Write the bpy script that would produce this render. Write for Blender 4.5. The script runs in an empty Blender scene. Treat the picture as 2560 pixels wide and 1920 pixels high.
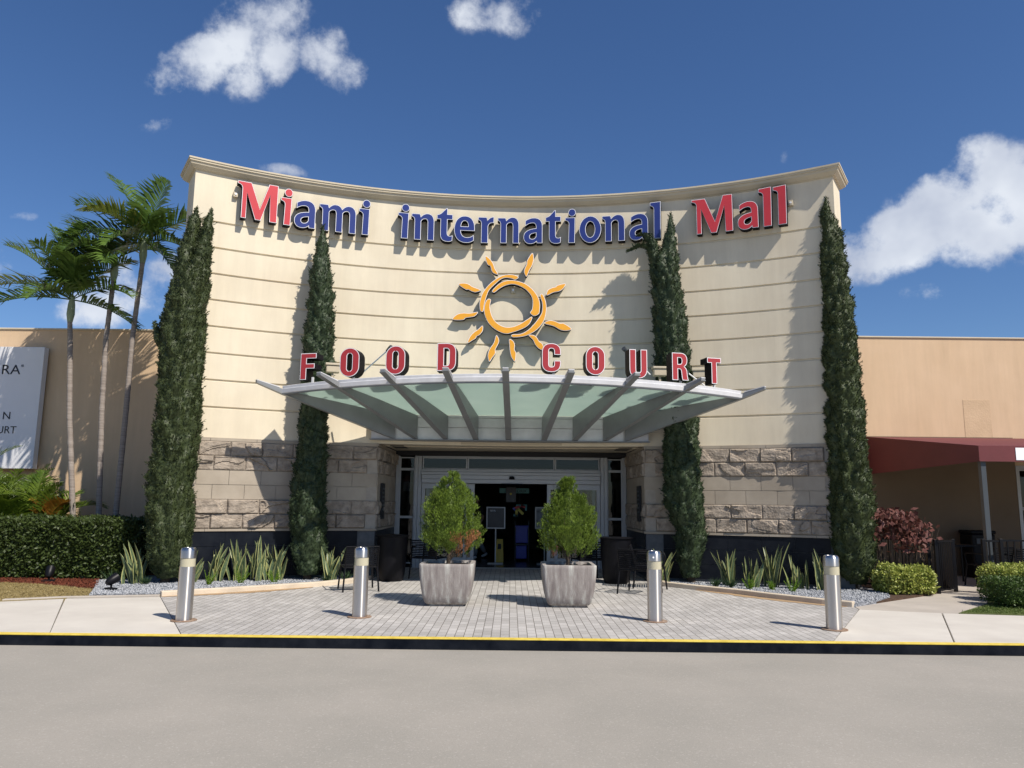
import bpy, math, random
import numpy as np
from mathutils import Vector, Matrix, noise
from mathutils.geometry import tessellate_polygon
S = bpy.context.scene
COL = S.collection
R = math.radians
# ------------------------------------------------------------------ camera
cd = bpy.data.cameras.new("camera"); cam = bpy.data.objects.new("camera", cd); COL.objects.link(cam)
cd.sensor_width = 36; cd.lens = 26.94; cd.clip_end = 2000; cd.clip_start = .1
EYE = 1.65; PIT = R(8.65); ROL = R(0.62)
c, s = math.cos(ROL), math.sin(ROL)
R0 = Vector((1, 0, 0)); U0 = Vector((0, -math.sin(PIT), math.cos(PIT))); F0 = Vector((0, math.cos(PIT), math.sin(PIT)))
rx = c*R0 + s*U0; ux = -s*R0 + c*U0
M = Matrix.Identity(4)
for i in range(3):
    M[i][0] = rx[i]; M[i][1] = ux[i]; M[i][2] = -F0[i]
M[2][3] = EYE
cam.matrix_world = M
S.camera = cam
# ------------------------------------------------------------------ sun and sky
SUN = Vector((.597, -.59, .985)).normalized()
ELEV = math.asin(SUN.z)
sl = bpy.data.lights.new("sun", 'SUN'); sl.energy = 5.0; sl.angle = R(.53); sl.color = (1, .93, .83)
so = bpy.data.objects.new("sun", sl); COL.objects.link(so)
so.rotation_euler = SUN.to_track_quat('Z', 'Y').to_euler(); so.location = (20, -20, 30)
S.view_settings.view_transform = 'Standard'; S.view_settings.look = 'None'; S.view_settings.gamma = 1
S.view_settings.exposure = 0.20
W = bpy.data.worlds.new("World"); S.world = W; W.use_nodes = True
nt = W.node_tree; N = nt.nodes; LK = nt.links
N.clear()
def wn(t, **k):
    n = N.new(t)
    for a, b in k.items(): setattr(n, a, b)
    return n
def wm(op, a, b=None, c=None, clamp=False):
    n = N.new('ShaderNodeMath'); n.operation = op; n.use_clamp = clamp
    for i, v in enumerate((a, b, c)):
        if v is None: continue
        if isinstance(v, (int, float)): n.inputs[i].default_value = v
        else: LK.new(v, n.inputs[i])
    return n.outputs[0]
sky = wn('ShaderNodeTexSky', sky_type='NISHITA', sun_disc=False, sun_elevation=ELEV, sun_rotation=math.atan2(SUN.x, SUN.y), altitude=0, air_density=1.0, dust_density=.25, ozone_density=2.6)
tc = wn('ShaderNodeTexCoord')
sep = wn('ShaderNodeSeparateXYZ'); LK.new(tc.outputs['Generated'], sep.inputs[0])
X, Y, Z = sep.outputs
yy = wm('MAXIMUM', wm('ABSOLUTE', Y), .05)
nz = wn('ShaderNodeTexNoise'); nz.inputs['Scale'].default_value = 11; nz.inputs['Detail'].default_value = 11; nz.inputs['Roughness'].default_value = .62
LK.new(tc.outputs['Generated'], nz.inputs['Vector'])
nz2 = wn('ShaderNodeTexNoise'); nz2.inputs['Scale'].default_value = 3.1; nz2.inputs['Detail'].default_value = 5
LK.new(tc.outputs['Generated'], nz2.inputs['Vector'])
nzs = wn('ShaderNodeSeparateXYZ'); LK.new(nz2.outputs['Color'], nzs.inputs[0])
u = wm('ADD', wm('DIVIDE', X, yy), wm('MULTIPLY', wm('SUBTRACT', nzs.outputs[0], .5), .10))
v = wm('ADD', wm('DIVIDE', Z, yy), wm('MULTIPLY', wm('SUBTRACT', nzs.outputs[1], .5), .08))
# each cloud: centre (u, v), half sizes, tilt, density; directions in the world, not in the picture
CL = [(-.442, .612, .085, .045, .35, .8), (-.39, .64, .06, .06, .6, .8), (-.345, .675, .05, .06, .9, .78), (-.335, .62, .035, .05, 0, .95), (-.375, .59, .04, .04, 0, .8),
      (-.262, .62, .045, .04, -.6, .85), (-.235, .60, .035, .04, -.6, .75), (-.045, .69, .05, .03, 0, .7), (.0, .685, .045, .035, -.3, .72),
      (.645, .455, .05, .06, 0, 1.2), (.60, .41, .09, .045, .55, 1.25), (.545, .365, .11, .045, .5, 1.25), (.475, .322, .06, .035, .3, 1.0), (.70, .41, .10, .085, 0, 1.35), (.72, .345, .06, .035, -.4, 1.1), (.63, .37, .09, .05, .1, 1.35),
      (.80, .42, .12, .1, 0, 1.3), (.52, .40, .02, .02, 0, .55),
      (-.545, .25, .06, .035, 0, .82), (-.50, .275, .06, .045, .3, .82), (-.47, .295, .035, .03, 0, .85), (-.69, .30, .03, .03, 0, .6), (-.315, .447, .035, .009, -.2, .8), (.365, .468, .006, .014, 0, .3), (-.66, .375, .02, .008, 0, .5), (-.50, .52, .025, .014, .3, .42), (.56, .275, .04, .016, 0, .42), (-.61, .42, .02, .01, 0, .4)]
acc = None
for (cu, cv, a, b, t, d) in CL:
    du = wm('SUBTRACT', u, cu); dv = wm('SUBTRACT', v, cv)
    p = wm('DIVIDE', wm('ADD', wm('MULTIPLY', du, math.cos(t)), wm('MULTIPLY', dv, math.sin(t))), a)
    q = wm('DIVIDE', wm('SUBTRACT', wm('MULTIPLY', dv, math.cos(t)), wm('MULTIPLY', du, math.sin(t))), b)
    r2 = wm('ADD', wm('MULTIPLY', p, p), wm('MULTIPLY', q, q))
    m = wm('MULTIPLY', wm('SUBTRACT', 1, wm('MULTIPLY', r2, .55), clamp=True), d)
    acc = m if acc is None else wm('MAXIMUM', acc, m)
nzf = wn('ShaderNodeTexNoise'); nzf.inputs['Scale'].default_value = 34; nzf.inputs['Detail'].default_value = 8; nzf.inputs['Roughness'].default_value = .65
LK.new(tc.outputs['Generated'], nzf.inputs['Vector'])
acc = wm('ADD', acc, wm('MULTIPLY', wm('MULTIPLY', wm('SUBTRACT', nzf.outputs[0], .5), .95), wm('MINIMUM', wm('MULTIPLY', acc, 3.0), 1.0)))
dens = wm('ADD', acc, wm('MULTIPLY', wm('SUBTRACT', nz.outputs[0], .5), 2.7))
mr = wn('ShaderNodeMapRange', interpolation_type='SMOOTHSTEP'); LK.new(dens, mr.inputs[0]); mr.inputs[1].default_value = .28; mr.inputs[2].default_value = 1.08
alpha = wm('MULTIPLY', wm('MULTIPLY', mr.outputs[0], wm('MINIMUM', wm('MULTIPLY', acc, 2.2), 1.0)), .93)
alpha = wm('MULTIPLY', alpha, wm('GREATER_THAN', Z, 0))
nz3 = wn('ShaderNodeTexNoise'); nz3.inputs['Scale'].default_value = 9; nz3.inputs['Detail'].default_value = 4
LK.new(tc.outputs['Generated'], nz3.inputs['Vector'])
cr = wn('ShaderNodeValToRGB'); LK.new(nz3.outputs[0], cr.inputs[0])
cr.color_ramp.elements[0].position = .35; cr.color_ramp.elements[0].color = (5.6, 6.2, 7.6, 1)
cr.color_ramp.elements[1].position = .62; cr.color_ramp.elements[1].color = (9.2, 9.7, 10.5, 1)
# pull the sky towards the deep polarised blue of the photograph
hs = wn('ShaderNodeHueSaturation'); hs.inputs['Saturation'].default_value = 1.12; hs.inputs['Value'].default_value = 1.0
LK.new(sky.outputs[0], hs.inputs['Color'])
tn = wn('ShaderNodeMixRGB', blend_type='MULTIPLY'); tn.inputs[0].default_value = 1; tn.inputs[2].default_value = (.85, .96, 1.17, 1); LK.new(hs.outputs[0], tn.inputs[1])
mx = wn('ShaderNodeMixRGB'); LK.new(alpha, mx.inputs[0]); LK.new(tn.outputs[0], mx.inputs[1]); LK.new(cr.outputs[0], mx.inputs[2])
bg = wn('ShaderNodeBackground'); LK.new(mx.outputs[0], bg.inputs[0]); bg.inputs[1].default_value = .078
wo = wn('ShaderNodeOutputWorld'); LK.new(bg.outputs[0], wo.inputs[0])

# ------------------------------------------------------------------ materials
def newmat(name):
    m = bpy.data.materials.new(name); m.use_nodes = True
    return m, m.node_tree, m.node_tree.nodes['Principled BSDF']
MT = {}
K = .885
def pm(name, col, rough=.6, var=.12, scale=3., bump=0., bscale=60., metal=0., col2=None, detail=5, spec=None, stretch=None, bdist=.01, ramp=(.3, .7), fine=0.):
    m, t, b = newmat(name); n = t.nodes; l = t.links
    tc = n.new('ShaderNodeTexCoord'); vec = tc.outputs['Object']
    if stretch:
        mp = n.new('ShaderNodeMapping'); mp.inputs['Scale'].default_value = stretch; l.new(vec, mp.inputs[0]); vec = mp.outputs[0]
    nz = n.new('ShaderNodeTexNoise'); nz.inputs['Scale'].default_value = scale; nz.inputs['Detail'].default_value = detail; nz.inputs['Roughness'].default_value = .6
    l.new(vec, nz.inputs['Vector'])
    r = n.new('ShaderNodeValToRGB'); l.new(nz.outputs[0], r.inputs[0])
    col = tuple(x*K for x in col); col2 = tuple(x*K for x in col2) if col2 else None
    c2 = col2 if col2 else tuple(min(1, x*(1+var)) for x in col)
    c1 = col if col2 else tuple(x*(1-var) for x in col)
    r.color_ramp.elements[0].position = ramp[0]; r.color_ramp.elements[0].color = (*c1, 1)
    r.color_ramp.elements[1].position = ramp[1]; r.color_ramp.elements[1].color = (*c2, 1)
    out = r.outputs[0]
    if fine:
        f = n.new('ShaderNodeTexNoise'); f.inputs['Scale'].default_value = 180; f.inputs['Detail'].default_value = 3; l.new(tc.outputs['Object'], f.inputs['Vector'])
        fr = n.new('ShaderNodeMapRange'); l.new(f.outputs[0], fr.inputs[0]); fr.inputs[1].default_value = .3; fr.inputs[2].default_value = .7; fr.inputs[3].default_value = 1-fine; fr.inputs[4].default_value = 1+fine
        mm = n.new('ShaderNodeVectorMath'); mm.operation = 'SCALE'; l.new(out, mm.inputs[0]); l.new(fr.outputs[0], mm.inputs['Scale']); out = mm.outputs[0]
    l.new(out, b.inputs['Base Color'])
    b.inputs['Roughness'].default_value = rough; b.inputs['Metallic'].default_value = metal
    if spec is not None: b.inputs['Specular IOR Level'].default_value = spec
    if bump:
        bz = n.new('ShaderNodeTexNoise'); bz.inputs['Scale'].default_value = bscale; bz.inputs['Detail'].default_value = 4; l.new(tc.outputs['Object'], bz.inputs['Vector'])
        bp = n.new('ShaderNodeBump'); bp.inputs['Strength'].default_value = bump; bp.inputs['Distance'].default_value = bdist
        l.new(bz.outputs[0], bp.inputs['Height']); l.new(bp.outputs[0], b.inputs['Normal'])
    MT[name] = m
    return m
def flat(name, col, rough=.5, metal=0., spec=None):
    m, t, b = newmat(name); b.inputs['Base Color'].default_value = (*col, 1); b.inputs['Roughness'].default_value = rough; b.inputs['Metallic'].default_value = metal
    if spec is not None: b.inputs['Specular IOR Level'].default_value = spec
    MT[name] = m; return m
def glassmat(name, tint, rough=.02, ior=1.5):
    m, t, b = newmat(name); n = t.nodes; l = t.links; n.remove(b)
    tr = n.new('ShaderNodeBsdfTransparent'); tr.inputs[0].default_value = (*tint, 1)
    gl = n.new('ShaderNodeBsdfGlossy'); gl.inputs['Roughness'].default_value = rough
    fr = n.new('ShaderNodeFresnel'); fr.inputs[0].default_value = ior
    mx = n.new('ShaderNodeMixShader'); l.new(fr.outputs[0], mx.inputs[0]); l.new(tr.outputs[0], mx.inputs[1]); l.new(gl.outputs[0], mx.inputs[2])
    l.new(mx.outputs[0], n['Material Output'].inputs[0]); MT[name] = m; return m
def leafmat(name, c1, c2, rough=.55, scale=6., trans=.25, spec=.3):
    c1 = tuple(x*K for x in c1); c2 = tuple(x*K for x in c2)
    m, t, b = newmat(name); n = t.nodes; l = t.links
    tc = n.new('ShaderNodeTexCoord'); nz = n.new('ShaderNodeTexNoise'); nz.inputs['Scale'].default_value = scale; nz.inputs['Detail'].default_value = 6; nz.inputs['Roughness'].default_value = .75
    l.new(tc.outputs['Object'], nz.inputs['Vector'])
    r = n.new('ShaderNodeValToRGB'); l.new(nz.outputs[0], r.inputs[0])
    r.color_ramp.elements[0].position = .33; r.color_ramp.elements[0].color = (*c1, 1); r.color_ramp.elements[1].position = .66; r.color_ramp.elements[1].color = (*c2, 1)
    l.new(r.outputs[0], b.inputs['Base Color']); b.inputs['Roughness'].default_value = rough; b.inputs['Specular IOR Level'].default_value = spec
    if trans:
        tl = n.new('ShaderNodeBsdfTranslucent'); l.new(r.outputs[0], tl.inputs[0])
        mx = n.new('ShaderNodeMixShader'); mx.inputs[0].default_value = trans; l.new(b.outputs[0], mx.inputs[1]); l.new(tl.outputs[0], mx.inputs[2])
        l.new(mx.outputs[0], n['Material Output'].inputs[0])
    MT[name] = m; return m

pm('stucco', (.76, .665, .50), .85, .05, .9, .35, 90, bdist=.004, col2=(.83, .74, .565), ramp=(.35, .65), fine=.03)
def streaks(name, amt):
    m = MT[name]; t = m.node_tree; n = t.nodes; l = t.links; b = n['Principled BSDF']; src = b.inputs['Base Color'].links[0].from_socket
    tc = n.new('ShaderNodeTexCoord'); mp = n.new('ShaderNodeMapping'); mp.inputs['Scale'].default_value = (2.2, 2.2, .22); l.new(tc.outputs['Object'], mp.inputs[0])
    z = n.new('ShaderNodeTexNoise'); z.inputs['Scale'].default_value = 1.6; z.inputs['Detail'].default_value = 8; z.inputs['Roughness'].default_value = .7; l.new(mp.outputs[0], z.inputs['Vector'])
    r = n.new('ShaderNodeMapRange'); l.new(z.outputs[0], r.inputs[0]); r.inputs[1].default_value = .3; r.inputs[2].default_value = .72; r.inputs[3].default_value = 1+amt*.4; r.inputs[4].default_value = 1-amt
    v_ = n.new('ShaderNodeVectorMath'); v_.operation = 'SCALE'; l.new(src, v_.inputs[0]); l.new(r.outputs[0], v_.inputs['Scale']); l.new(v_.outputs[0], b.inputs['Base Color'])
streaks('stucco', .10)
pm('stucco_trim', (.62, .54, .40), .8, .06, 2, .2, 90, bdist=.003)
pm('wing_stucco', (.66, .47, .29), .85, .05, .7, .4, 70, bdist=.005, col2=(.74, .54, .35), fine=.03)
streaks('wing_stucco', .10)
pm('wing_shade', (.20, .145, .095), .88, .08, .9, .4, 70, bdist=.005)  # wing stucco darkened, the patio's deep shade painted into the colour
pm('stain', (.60, .43, .265), .9, .12, 2.5, .7, 25, bdist=.008, col2=(.70, .51, .325))
pm('stone_smooth', (.345, .29, .225), .85, .12, 1.3, .25, 120, col2=(.475, .41, .325), bdist=.003, fine=.06)
pm('stone_rough', (.23, .188, .148), .9, .2, 7, 1.0, 28, col2=(.47, .395, .315), bdist=.016, fine=.1)
pm('mortar', (.42, .37, .31), .95, .1, 8)
pm('granite', (.006, .008, .014), .35, .3, 5, fine=.2, col2=(.015, .018, .024), spec=.13)
pm('granite_joint', (.11, .12, .13), .8, .2, 8)
pm('aluminium', (.50, .51, .52), .38, .05, 2, metal=.1)
pm('canopy_paint', (.27, .28, .285), .42, .08, 2.5, metal=.15)
pm('rim_paint', (.70, .70, .71), .5, .08, 5)
flat('dark_gap', (.012, .012, .014), .6)
pm('soffit', (.62, .54, .40), .9, .1, 2)
glassmat('glass', (.35, .38, .40))
glassmat('clear_glass', (.75, .80, .80))
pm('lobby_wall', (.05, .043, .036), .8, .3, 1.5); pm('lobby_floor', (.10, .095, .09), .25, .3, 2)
flat('letter_black', (.005, .005, .008), .6, spec=.12)
flat('letter_white', (.88, .88, .90), .5)
pm('letter_red', (.60, .045, .055), .38, .06, 3); pm('letter_blue', (.028, .045, .21), .3, .06, 3); pm('letter_dark_red', (.42, .035, .04), .4, .06, 3)
pm('letter_yellow', (.92, .42, .03), .42, .04, 3)
pm('concrete', (.56, .52, .46), .85, .06, 1.2, .25, 140, bdist=.003, col2=(.66, .62, .55), fine=.05)
pm('path_concrete', (.47, .42, .36), .88, .1, 1.5, .3, 140, bdist=.003, fine=.07)
pm('kerb_black', (.003, .005, .010), .8, .5, 4, .3, 60, spec=.08, col2=(.018, .021, .028), ramp=(.35, .75))
pm('kerb_yellow', (.62, .45, .05), .7, .1, 9, col2=(.86, .66, .12))
pm('edging', (.66, .56, .43), .85, .12, 3, .3, 80)
pm('mulch_red', (.10, .022, .010), .95, .4, 18, 1, 60, col2=(.27, .07, .03), bdist=.03)
pm('mulch_brown', (.05, .028, .015), .95, .4, 18, 1, 60, col2=(.13, .07, .04), bdist=.03)
pm('soil', (.02, .016, .013), .95, .4, 18, 1, 60, bdist=.02)
pm('dry_lawn', (.22, .16, .06), .95, .2, 7, .8, 90, col2=(.36, .28, .12), bdist=.02)
pm('green_lawn', (.08, .11, .02), .95, .2, 7, .8, 90, col2=(.15, .17, .05), bdist=.02)
pm('steel', (.70, .66, .62), .33, .10, 2, metal=1., stretch=(1, 1, .15), detail=8)
pm('steel_cap', (.60, .585, .57), .33, .05, 2, metal=1.)
pm('rust', (.20, .11, .06), .8, .4, 12, col2=(.32, .24, .18))
pm('black_iron', (.007, .007, .009), .42, .2, 4, spec=.2)
pm('black_pot', (.005, .005, .007), .5, .3, 6, spec=.18)
pm('beige_box', (.60, .52, .38), .6, .08, 4)
pm('burgundy', (.145, .026, .030), .7, .1, 2, .3, 200, bdist=.002)
pm('white_board', (.80, .80, .82), .55, .02, 2)
flat('print_dark', (.02, .02, .025), .6); flat('print_white', (.75, .75, .75), .6)
pm('post_grey', (.055, .065, .075), .5, .1, 3)
pm('palm_bark', (.20, .165, .14), .9, .25, 2, .6, 25, col2=(.38, .33, .29), stretch=(1, 1, 14), bdist=.01)
pm('palm_shaft', (.28, .34, .20), .5, .15, 4); pm('wood_bark', (.09, .065, .045), .95, .3, 8, .8, 30)
leafmat('cypress_leaf', (.020, .034, .012), (.080, .102, .036), scale=13, trans=.05)
leafmat('cypress_blue', (.018, .034, .015), (.062, .090, .040), scale=13, trans=.05)
leafmat('thuja_leaf', (.045, .085, .012), (.21, .30, .035), scale=15, trans=.12)
leafmat('thuja_brown', (.26, .10, .04), (.45, .20, .09), scale=9, trans=.1)
leafmat('palm_leaf', (.045, .095, .018), (.150, .245, .045), scale=2.5, rough=.38, trans=.3, spec=.5)
leafmat('palm_yellow', (.11, .16, .03), (.24, .26, .05), scale=2.5, rough=.4, trans=.3)
leafmat('areca_leaf', (.06, .12, .015), (.20, .28, .03), scale=2.5, rough=.4, trans=.3, spec=.5)
leafmat('areca_orange', (.35, .14, .02), (.50, .26, .04), scale=4, trans=.2)
leafmat('hedge_leaf', (.018, .034, .008), (.085, .12, .028), scale=14, rough=.5, trans=.1, spec=.35)
leafmat('varieg_leaf', (.16, .24, .03), (.58, .58, .16), scale=12, rough=.4, trans=.2)
leafmat('clipped_leaf', (.03, .06, .012), (.09, .15, .03), scale=12, rough=.5, trans=.15)
leafmat('copper_leaf', (.07, .022, .018), (.24, .10, .08), scale=9, rough=.55, trans=.15, spec=.3)
leafmat('snake_green', (.035, .065, .030), (.15, .20, .10), scale=26, rough=.4, trans=.05, spec=.4)
leafmat('snake_edge', (.30, .31, .11), (.44, .45, .20), scale=8, rough=.4, trans=.05)
leafmat('fern_leaf', (.12, .24, .015), (.27, .42, .04), scale=9, trans=.3)
leafmat('tuft_leaf', (.02, .05, .018), (.06, .11, .04), scale=9, trans=.2)
leafmat('grass_dry', (.26, .19, .07), (.46, .37, .17), scale=5, trans=.2)
leafmat('grass_green', (.07, .12, .02), (.16, .22, .05), scale=5, trans=.2)

# gravel
def gravelmat():
    m, t, b = newmat('gravel'); n = t.nodes; l = t.links
    tc = n.new('ShaderNodeTexCoord'); vo = n.new('ShaderNodeTexVoronoi'); vo.inputs['Scale'].default_value = 38; l.new(tc.outputs['Object'], vo.inputs['Vector'])
    sp = n.new('ShaderNodeSeparateXYZ'); l.new(vo.outputs['Color'], sp.inputs[0])
    r = n.new('ShaderNodeValToRGB'); l.new(sp.outputs[0], r.inputs[0]); r.color_ramp.elements[0].color = (.10, .11, .13, 1); r.color_ramp.elements[1].color = (.40, .41, .44, 1)
    l.new(r.outputs[0], b.inputs['Base Color']); b.inputs['Roughness'].default_value = .8
    bp = n.new('ShaderNodeBump'); bp.inputs['Strength'].default_value = 1; bp.inputs['Distance'].default_value = .02; bp.invert = True
    l.new(vo.outputs['Distance'], bp.inputs['Height']); l.new(bp.outputs[0], b.inputs['Normal']); MT['gravel'] = m
gravelmat()
def stonemix():
    m, t, b = newmat('pebble'); n = t.nodes; l = t.links
    g = n.new('ShaderNodeNewGeometry'); r = n.new('ShaderNodeValToRGB'); l.new(g.outputs['Random Per Island'], r.inputs[0])
    r.color_ramp.elements[0].color = (.12, .135, .155, 1); r.color_ramp.elements[1].color = (.46, .47, .49, 1)
    l.new(r.outputs[0], b.inputs['Base Color']); b.inputs['Roughness'].default_value = .8; MT['pebble'] = m
stonemix()
# asphalt road
def roadmat():
    m, t, b = newmat('road'); n = t.nodes; l = t.links
    tc = n.new('ShaderNodeTexCoord')
    a = n.new('ShaderNodeTexNoise'); a.inputs['Scale'].default_value = .55; a.inputs['Detail'].default_value = 6; l.new(tc.outputs['Object'], a.inputs['Vector'])
    f = n.new('ShaderNodeTexNoise'); f.inputs['Scale'].default_value = 130; f.inputs['Detail'].default_value = 3; l.new(tc.outputs['Object'], f.inputs['Vector'])
    r = n.new('ShaderNodeValToRGB'); l.new(a.outputs[0], r.inputs[0]); a.inputs['Roughness'].default_value = .62; r.color_ramp.elements[0].position = .3; r.color_ramp.elements[0].color = (.272, .256, .222, 1); r.color_ramp.elements[1].position = .7; r.color_ramp.elements[1].color = (.335, .308, .268, 1)
    fr = n.new('ShaderNodeMapRange'); l.new(f.outputs[0], fr.inputs[0]); fr.inputs[1].default_value = .25; fr.inputs[2].default_value = .75; fr.inputs[3].default_value = .88; fr.inputs[4].default_value = 1.12
    sc = n.new('ShaderNodeVectorMath'); sc.operation = 'SCALE'; l.new(r.outputs[0], sc.inputs[0]); l.new(fr.outputs[0], sc.inputs['Scale'])
    vo = n.new('ShaderNodeTexVoronoi'); vo.inputs['Scale'].default_value = 75; l.new(tc.outputs['Object'], vo.inputs['Vector'])
    sp = n.new('ShaderNodeSeparateXYZ'); l.new(vo.outputs['Color'], sp.inputs[0])
    th = n.new('ShaderNodeMapRange'); l.new(sp.outputs[0], th.inputs[0]); th.inputs[1].default_value = .93; th.inputs[2].default_value = .96; th.inputs[4].default_value = .16
    mx = n.new('ShaderNodeMixRGB'); l.new(th.outputs[0], mx.inputs[0]); l.new(sc.outputs[0], mx.inputs[1]); mx.inputs[2].default_value = (.62, .57, .52, 1)
    l.new(mx.outputs[0], b.inputs['Base Color']); b.inputs['Roughness'].default_value = .9
    bp = n.new('ShaderNodeBump'); bp.inputs['Strength'].default_value = .5; bp.inputs['Distance'].default_value = .004; l.new(f.outputs[0], bp.inputs['Height']); l.new(bp.outputs[0], b.inputs['Normal']); MT['road'] = m
roadmat()
def pavermat():
    m, t, b = newmat('pavers'); n = t.nodes; l = t.links
    tc = n.new('ShaderNodeTexCoord'); mp = n.new('ShaderNodeMapping'); mp.inputs['Rotation'].default_value = (0, 0, R(90)); l.new(tc.outputs['Object'], mp.inputs[0])
    br = n.new('ShaderNodeTexBrick'); l.new(mp.outputs[0], br.inputs['Vector'])
    br.offset = .5; br.inputs['Scale'].default_value = 1; br.inputs['Mortar Size'].default_value = .0052; br.inputs['Mortar Smooth'].default_value = .3
    br.inputs['Brick Width'].default_value = .22; br.inputs['Row Height'].default_value = .112; br.inputs['Bias'].default_value = 0
    br.inputs['Color1'].default_value = (.355, .338, .316, 1); br.inputs['Color2'].default_value = (.455, .435, .41, 1); br.inputs['Mortar'].default_value = (.155, .14, .12, 1)
    a = n.new('ShaderNodeTexNoise'); a.inputs['Scale'].default_value = .9; a.inputs['Detail'].default_value = 6; l.new(tc.outputs['Object'], a.inputs['Vector'])
    fr = n.new('ShaderNodeMapRange'); l.new(a.outputs[0], fr.inputs[0]); fr.inputs[1].default_value = .3; fr.inputs[2].default_value = .7; fr.inputs[3].default_value = .86; fr.inputs[4].default_value = 1.12
    sc = n.new('ShaderNodeVectorMath'); sc.operation = 'SCALE'; l.new(br.outputs[0], sc.inputs[0]); l.new(fr.outputs[0], sc.inputs['Scale'])
    f = n.new('ShaderNodeTexNoise'); f.inputs['Scale'].default_value = 90; f.inputs['Detail'].default_value = 3; l.new(tc.outputs['Object'], f.inputs['Vector'])
    f2 = n.new('ShaderNodeMapRange'); l.new(f.outputs[0], f2.inputs[0]); f2.inputs[1].default_value = .3; f2.inputs[2].default_value = .7; f2.inputs[3].default_value = .9; f2.inputs[4].default_value = 1.1
    s2 = n.new('ShaderNodeVectorMath'); s2.operation = 'SCALE'; l.new(sc.outputs[0], s2.inputs[0]); l.new(f2.outputs[0], s2.inputs['Scale'])
    l.new(s2.outputs[0], b.inputs['Base Color']); b.inputs['Roughness'].default_value = .85
    bp = n.new('ShaderNodeBump'); bp.invert = True; bp.inputs['Strength'].default_value = .7; bp.inputs['Distance'].default_value = .006; l.new(br.outputs['Fac'], bp.inputs['Height']); l.new(bp.outputs[0], b.inputs['Normal']); MT['pavers'] = m
pavermat()
def plantermat():
    m, t, b = newmat('planter_concrete'); n = t.nodes; l = t.links
    tc = n.new('ShaderNodeTexCoord'); mp = n.new('ShaderNodeMapping'); mp.inputs['Scale'].default_value = (1, 1, .11); l.new(tc.outputs['Object'], mp.inputs[0])
    a = n.new('ShaderNodeTexNoise'); a.inputs['Scale'].default_value = 11; a.inputs['Detail'].default_value = 7; a.inputs['Roughness'].default_value = .65; l.new(mp.outputs[0], a.inputs['Vector'])
    r = n.new('ShaderNodeValToRGB'); l.new(a.outputs[0], r.inputs[0]); e = r.color_ramp.elements
    e[0].position = .34; e[0].color = (.19, .16, .15, 1); e[1].position = .70; e[1].color = (.56, .56, .51, 1)
    k = e.new(.50); k.color = (.29, .26, .24, 1)
    l.new(r.outputs[0], b.inputs['Base Color']); b.inputs['Roughness'].default_value = .85
    f = n.new('ShaderNodeTexNoise'); f.inputs['Scale'].default_value = 60; l.new(tc.outputs['Object'], f.inputs['Vector'])
    bp = n.new('ShaderNodeBump'); bp.inputs['Strength'].default_value = .4; bp.inputs['Distance'].default_value = .006; l.new(f.outputs[0], bp.inputs['Height']); l.new(bp.outputs[0], b.inputs['Normal']); MT['planter_concrete'] = m
plantermat()
def frosted():
    m, t, b = newmat('frosted_glass'); n = t.nodes; l = t.links
    b.inputs['Base Color'].default_value = (.60, .72, .66, 1); b.inputs['Roughness'].default_value = .35
    tl = n.new('ShaderNodeBsdfTranslucent')
    tc = n.new('ShaderNodeTexCoord'); a = n.new('ShaderNodeTexNoise'); a.inputs['Scale'].default_value = 1.6; a.inputs['Detail'].default_value = 6; l.new(tc.outputs['Object'], a.inputs['Vector'])
    r = n.new('ShaderNodeValToRGB'); l.new(a.outputs[0], r.inputs[0]); r.color_ramp.elements[0].position = .3; r.color_ramp.elements[0].color = (.54, .64, .60, 1); r.color_ramp.elements[1].position = .7; r.color_ramp.elements[1].color = (.60, .69, .65, 1)
    l.new(r.outputs[0], tl.inputs[0])
    mx = n.new('ShaderNodeMixShader'); mx.inputs[0].default_value = .72; l.new(b.outputs[0], mx.inputs[1]); l.new(tl.outputs[0], mx.inputs[2]); l.new(mx.outputs[0], n['Material Output'].inputs[0]); MT['frosted_glass'] = m
frosted()
def lens():
    m, t, b = newmat('bollard_lens'); b.inputs['Base Color'].default_value = (.50, .46, .33, 1); b.inputs['Roughness'].default_value = .2; b.inputs['Coat Weight'].default_value = .5; MT['bollard_lens'] = m
lens()

def brushed(name, aniso, rot):
    m = MT[name]; t = m.node_tree; b = t.nodes['Principled BSDF']; g = t.nodes.new('ShaderNodeTangent'); g.direction_type = 'RADIAL'; g.axis = 'Z'
    t.links.new(g.outputs[0], b.inputs['Tangent']); b.inputs['Anisotropic'].default_value = aniso; b.inputs['Anisotropic Rotation'].default_value = rot
brushed('steel', .92, .25); brushed('steel_cap', .85, .25)
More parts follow.
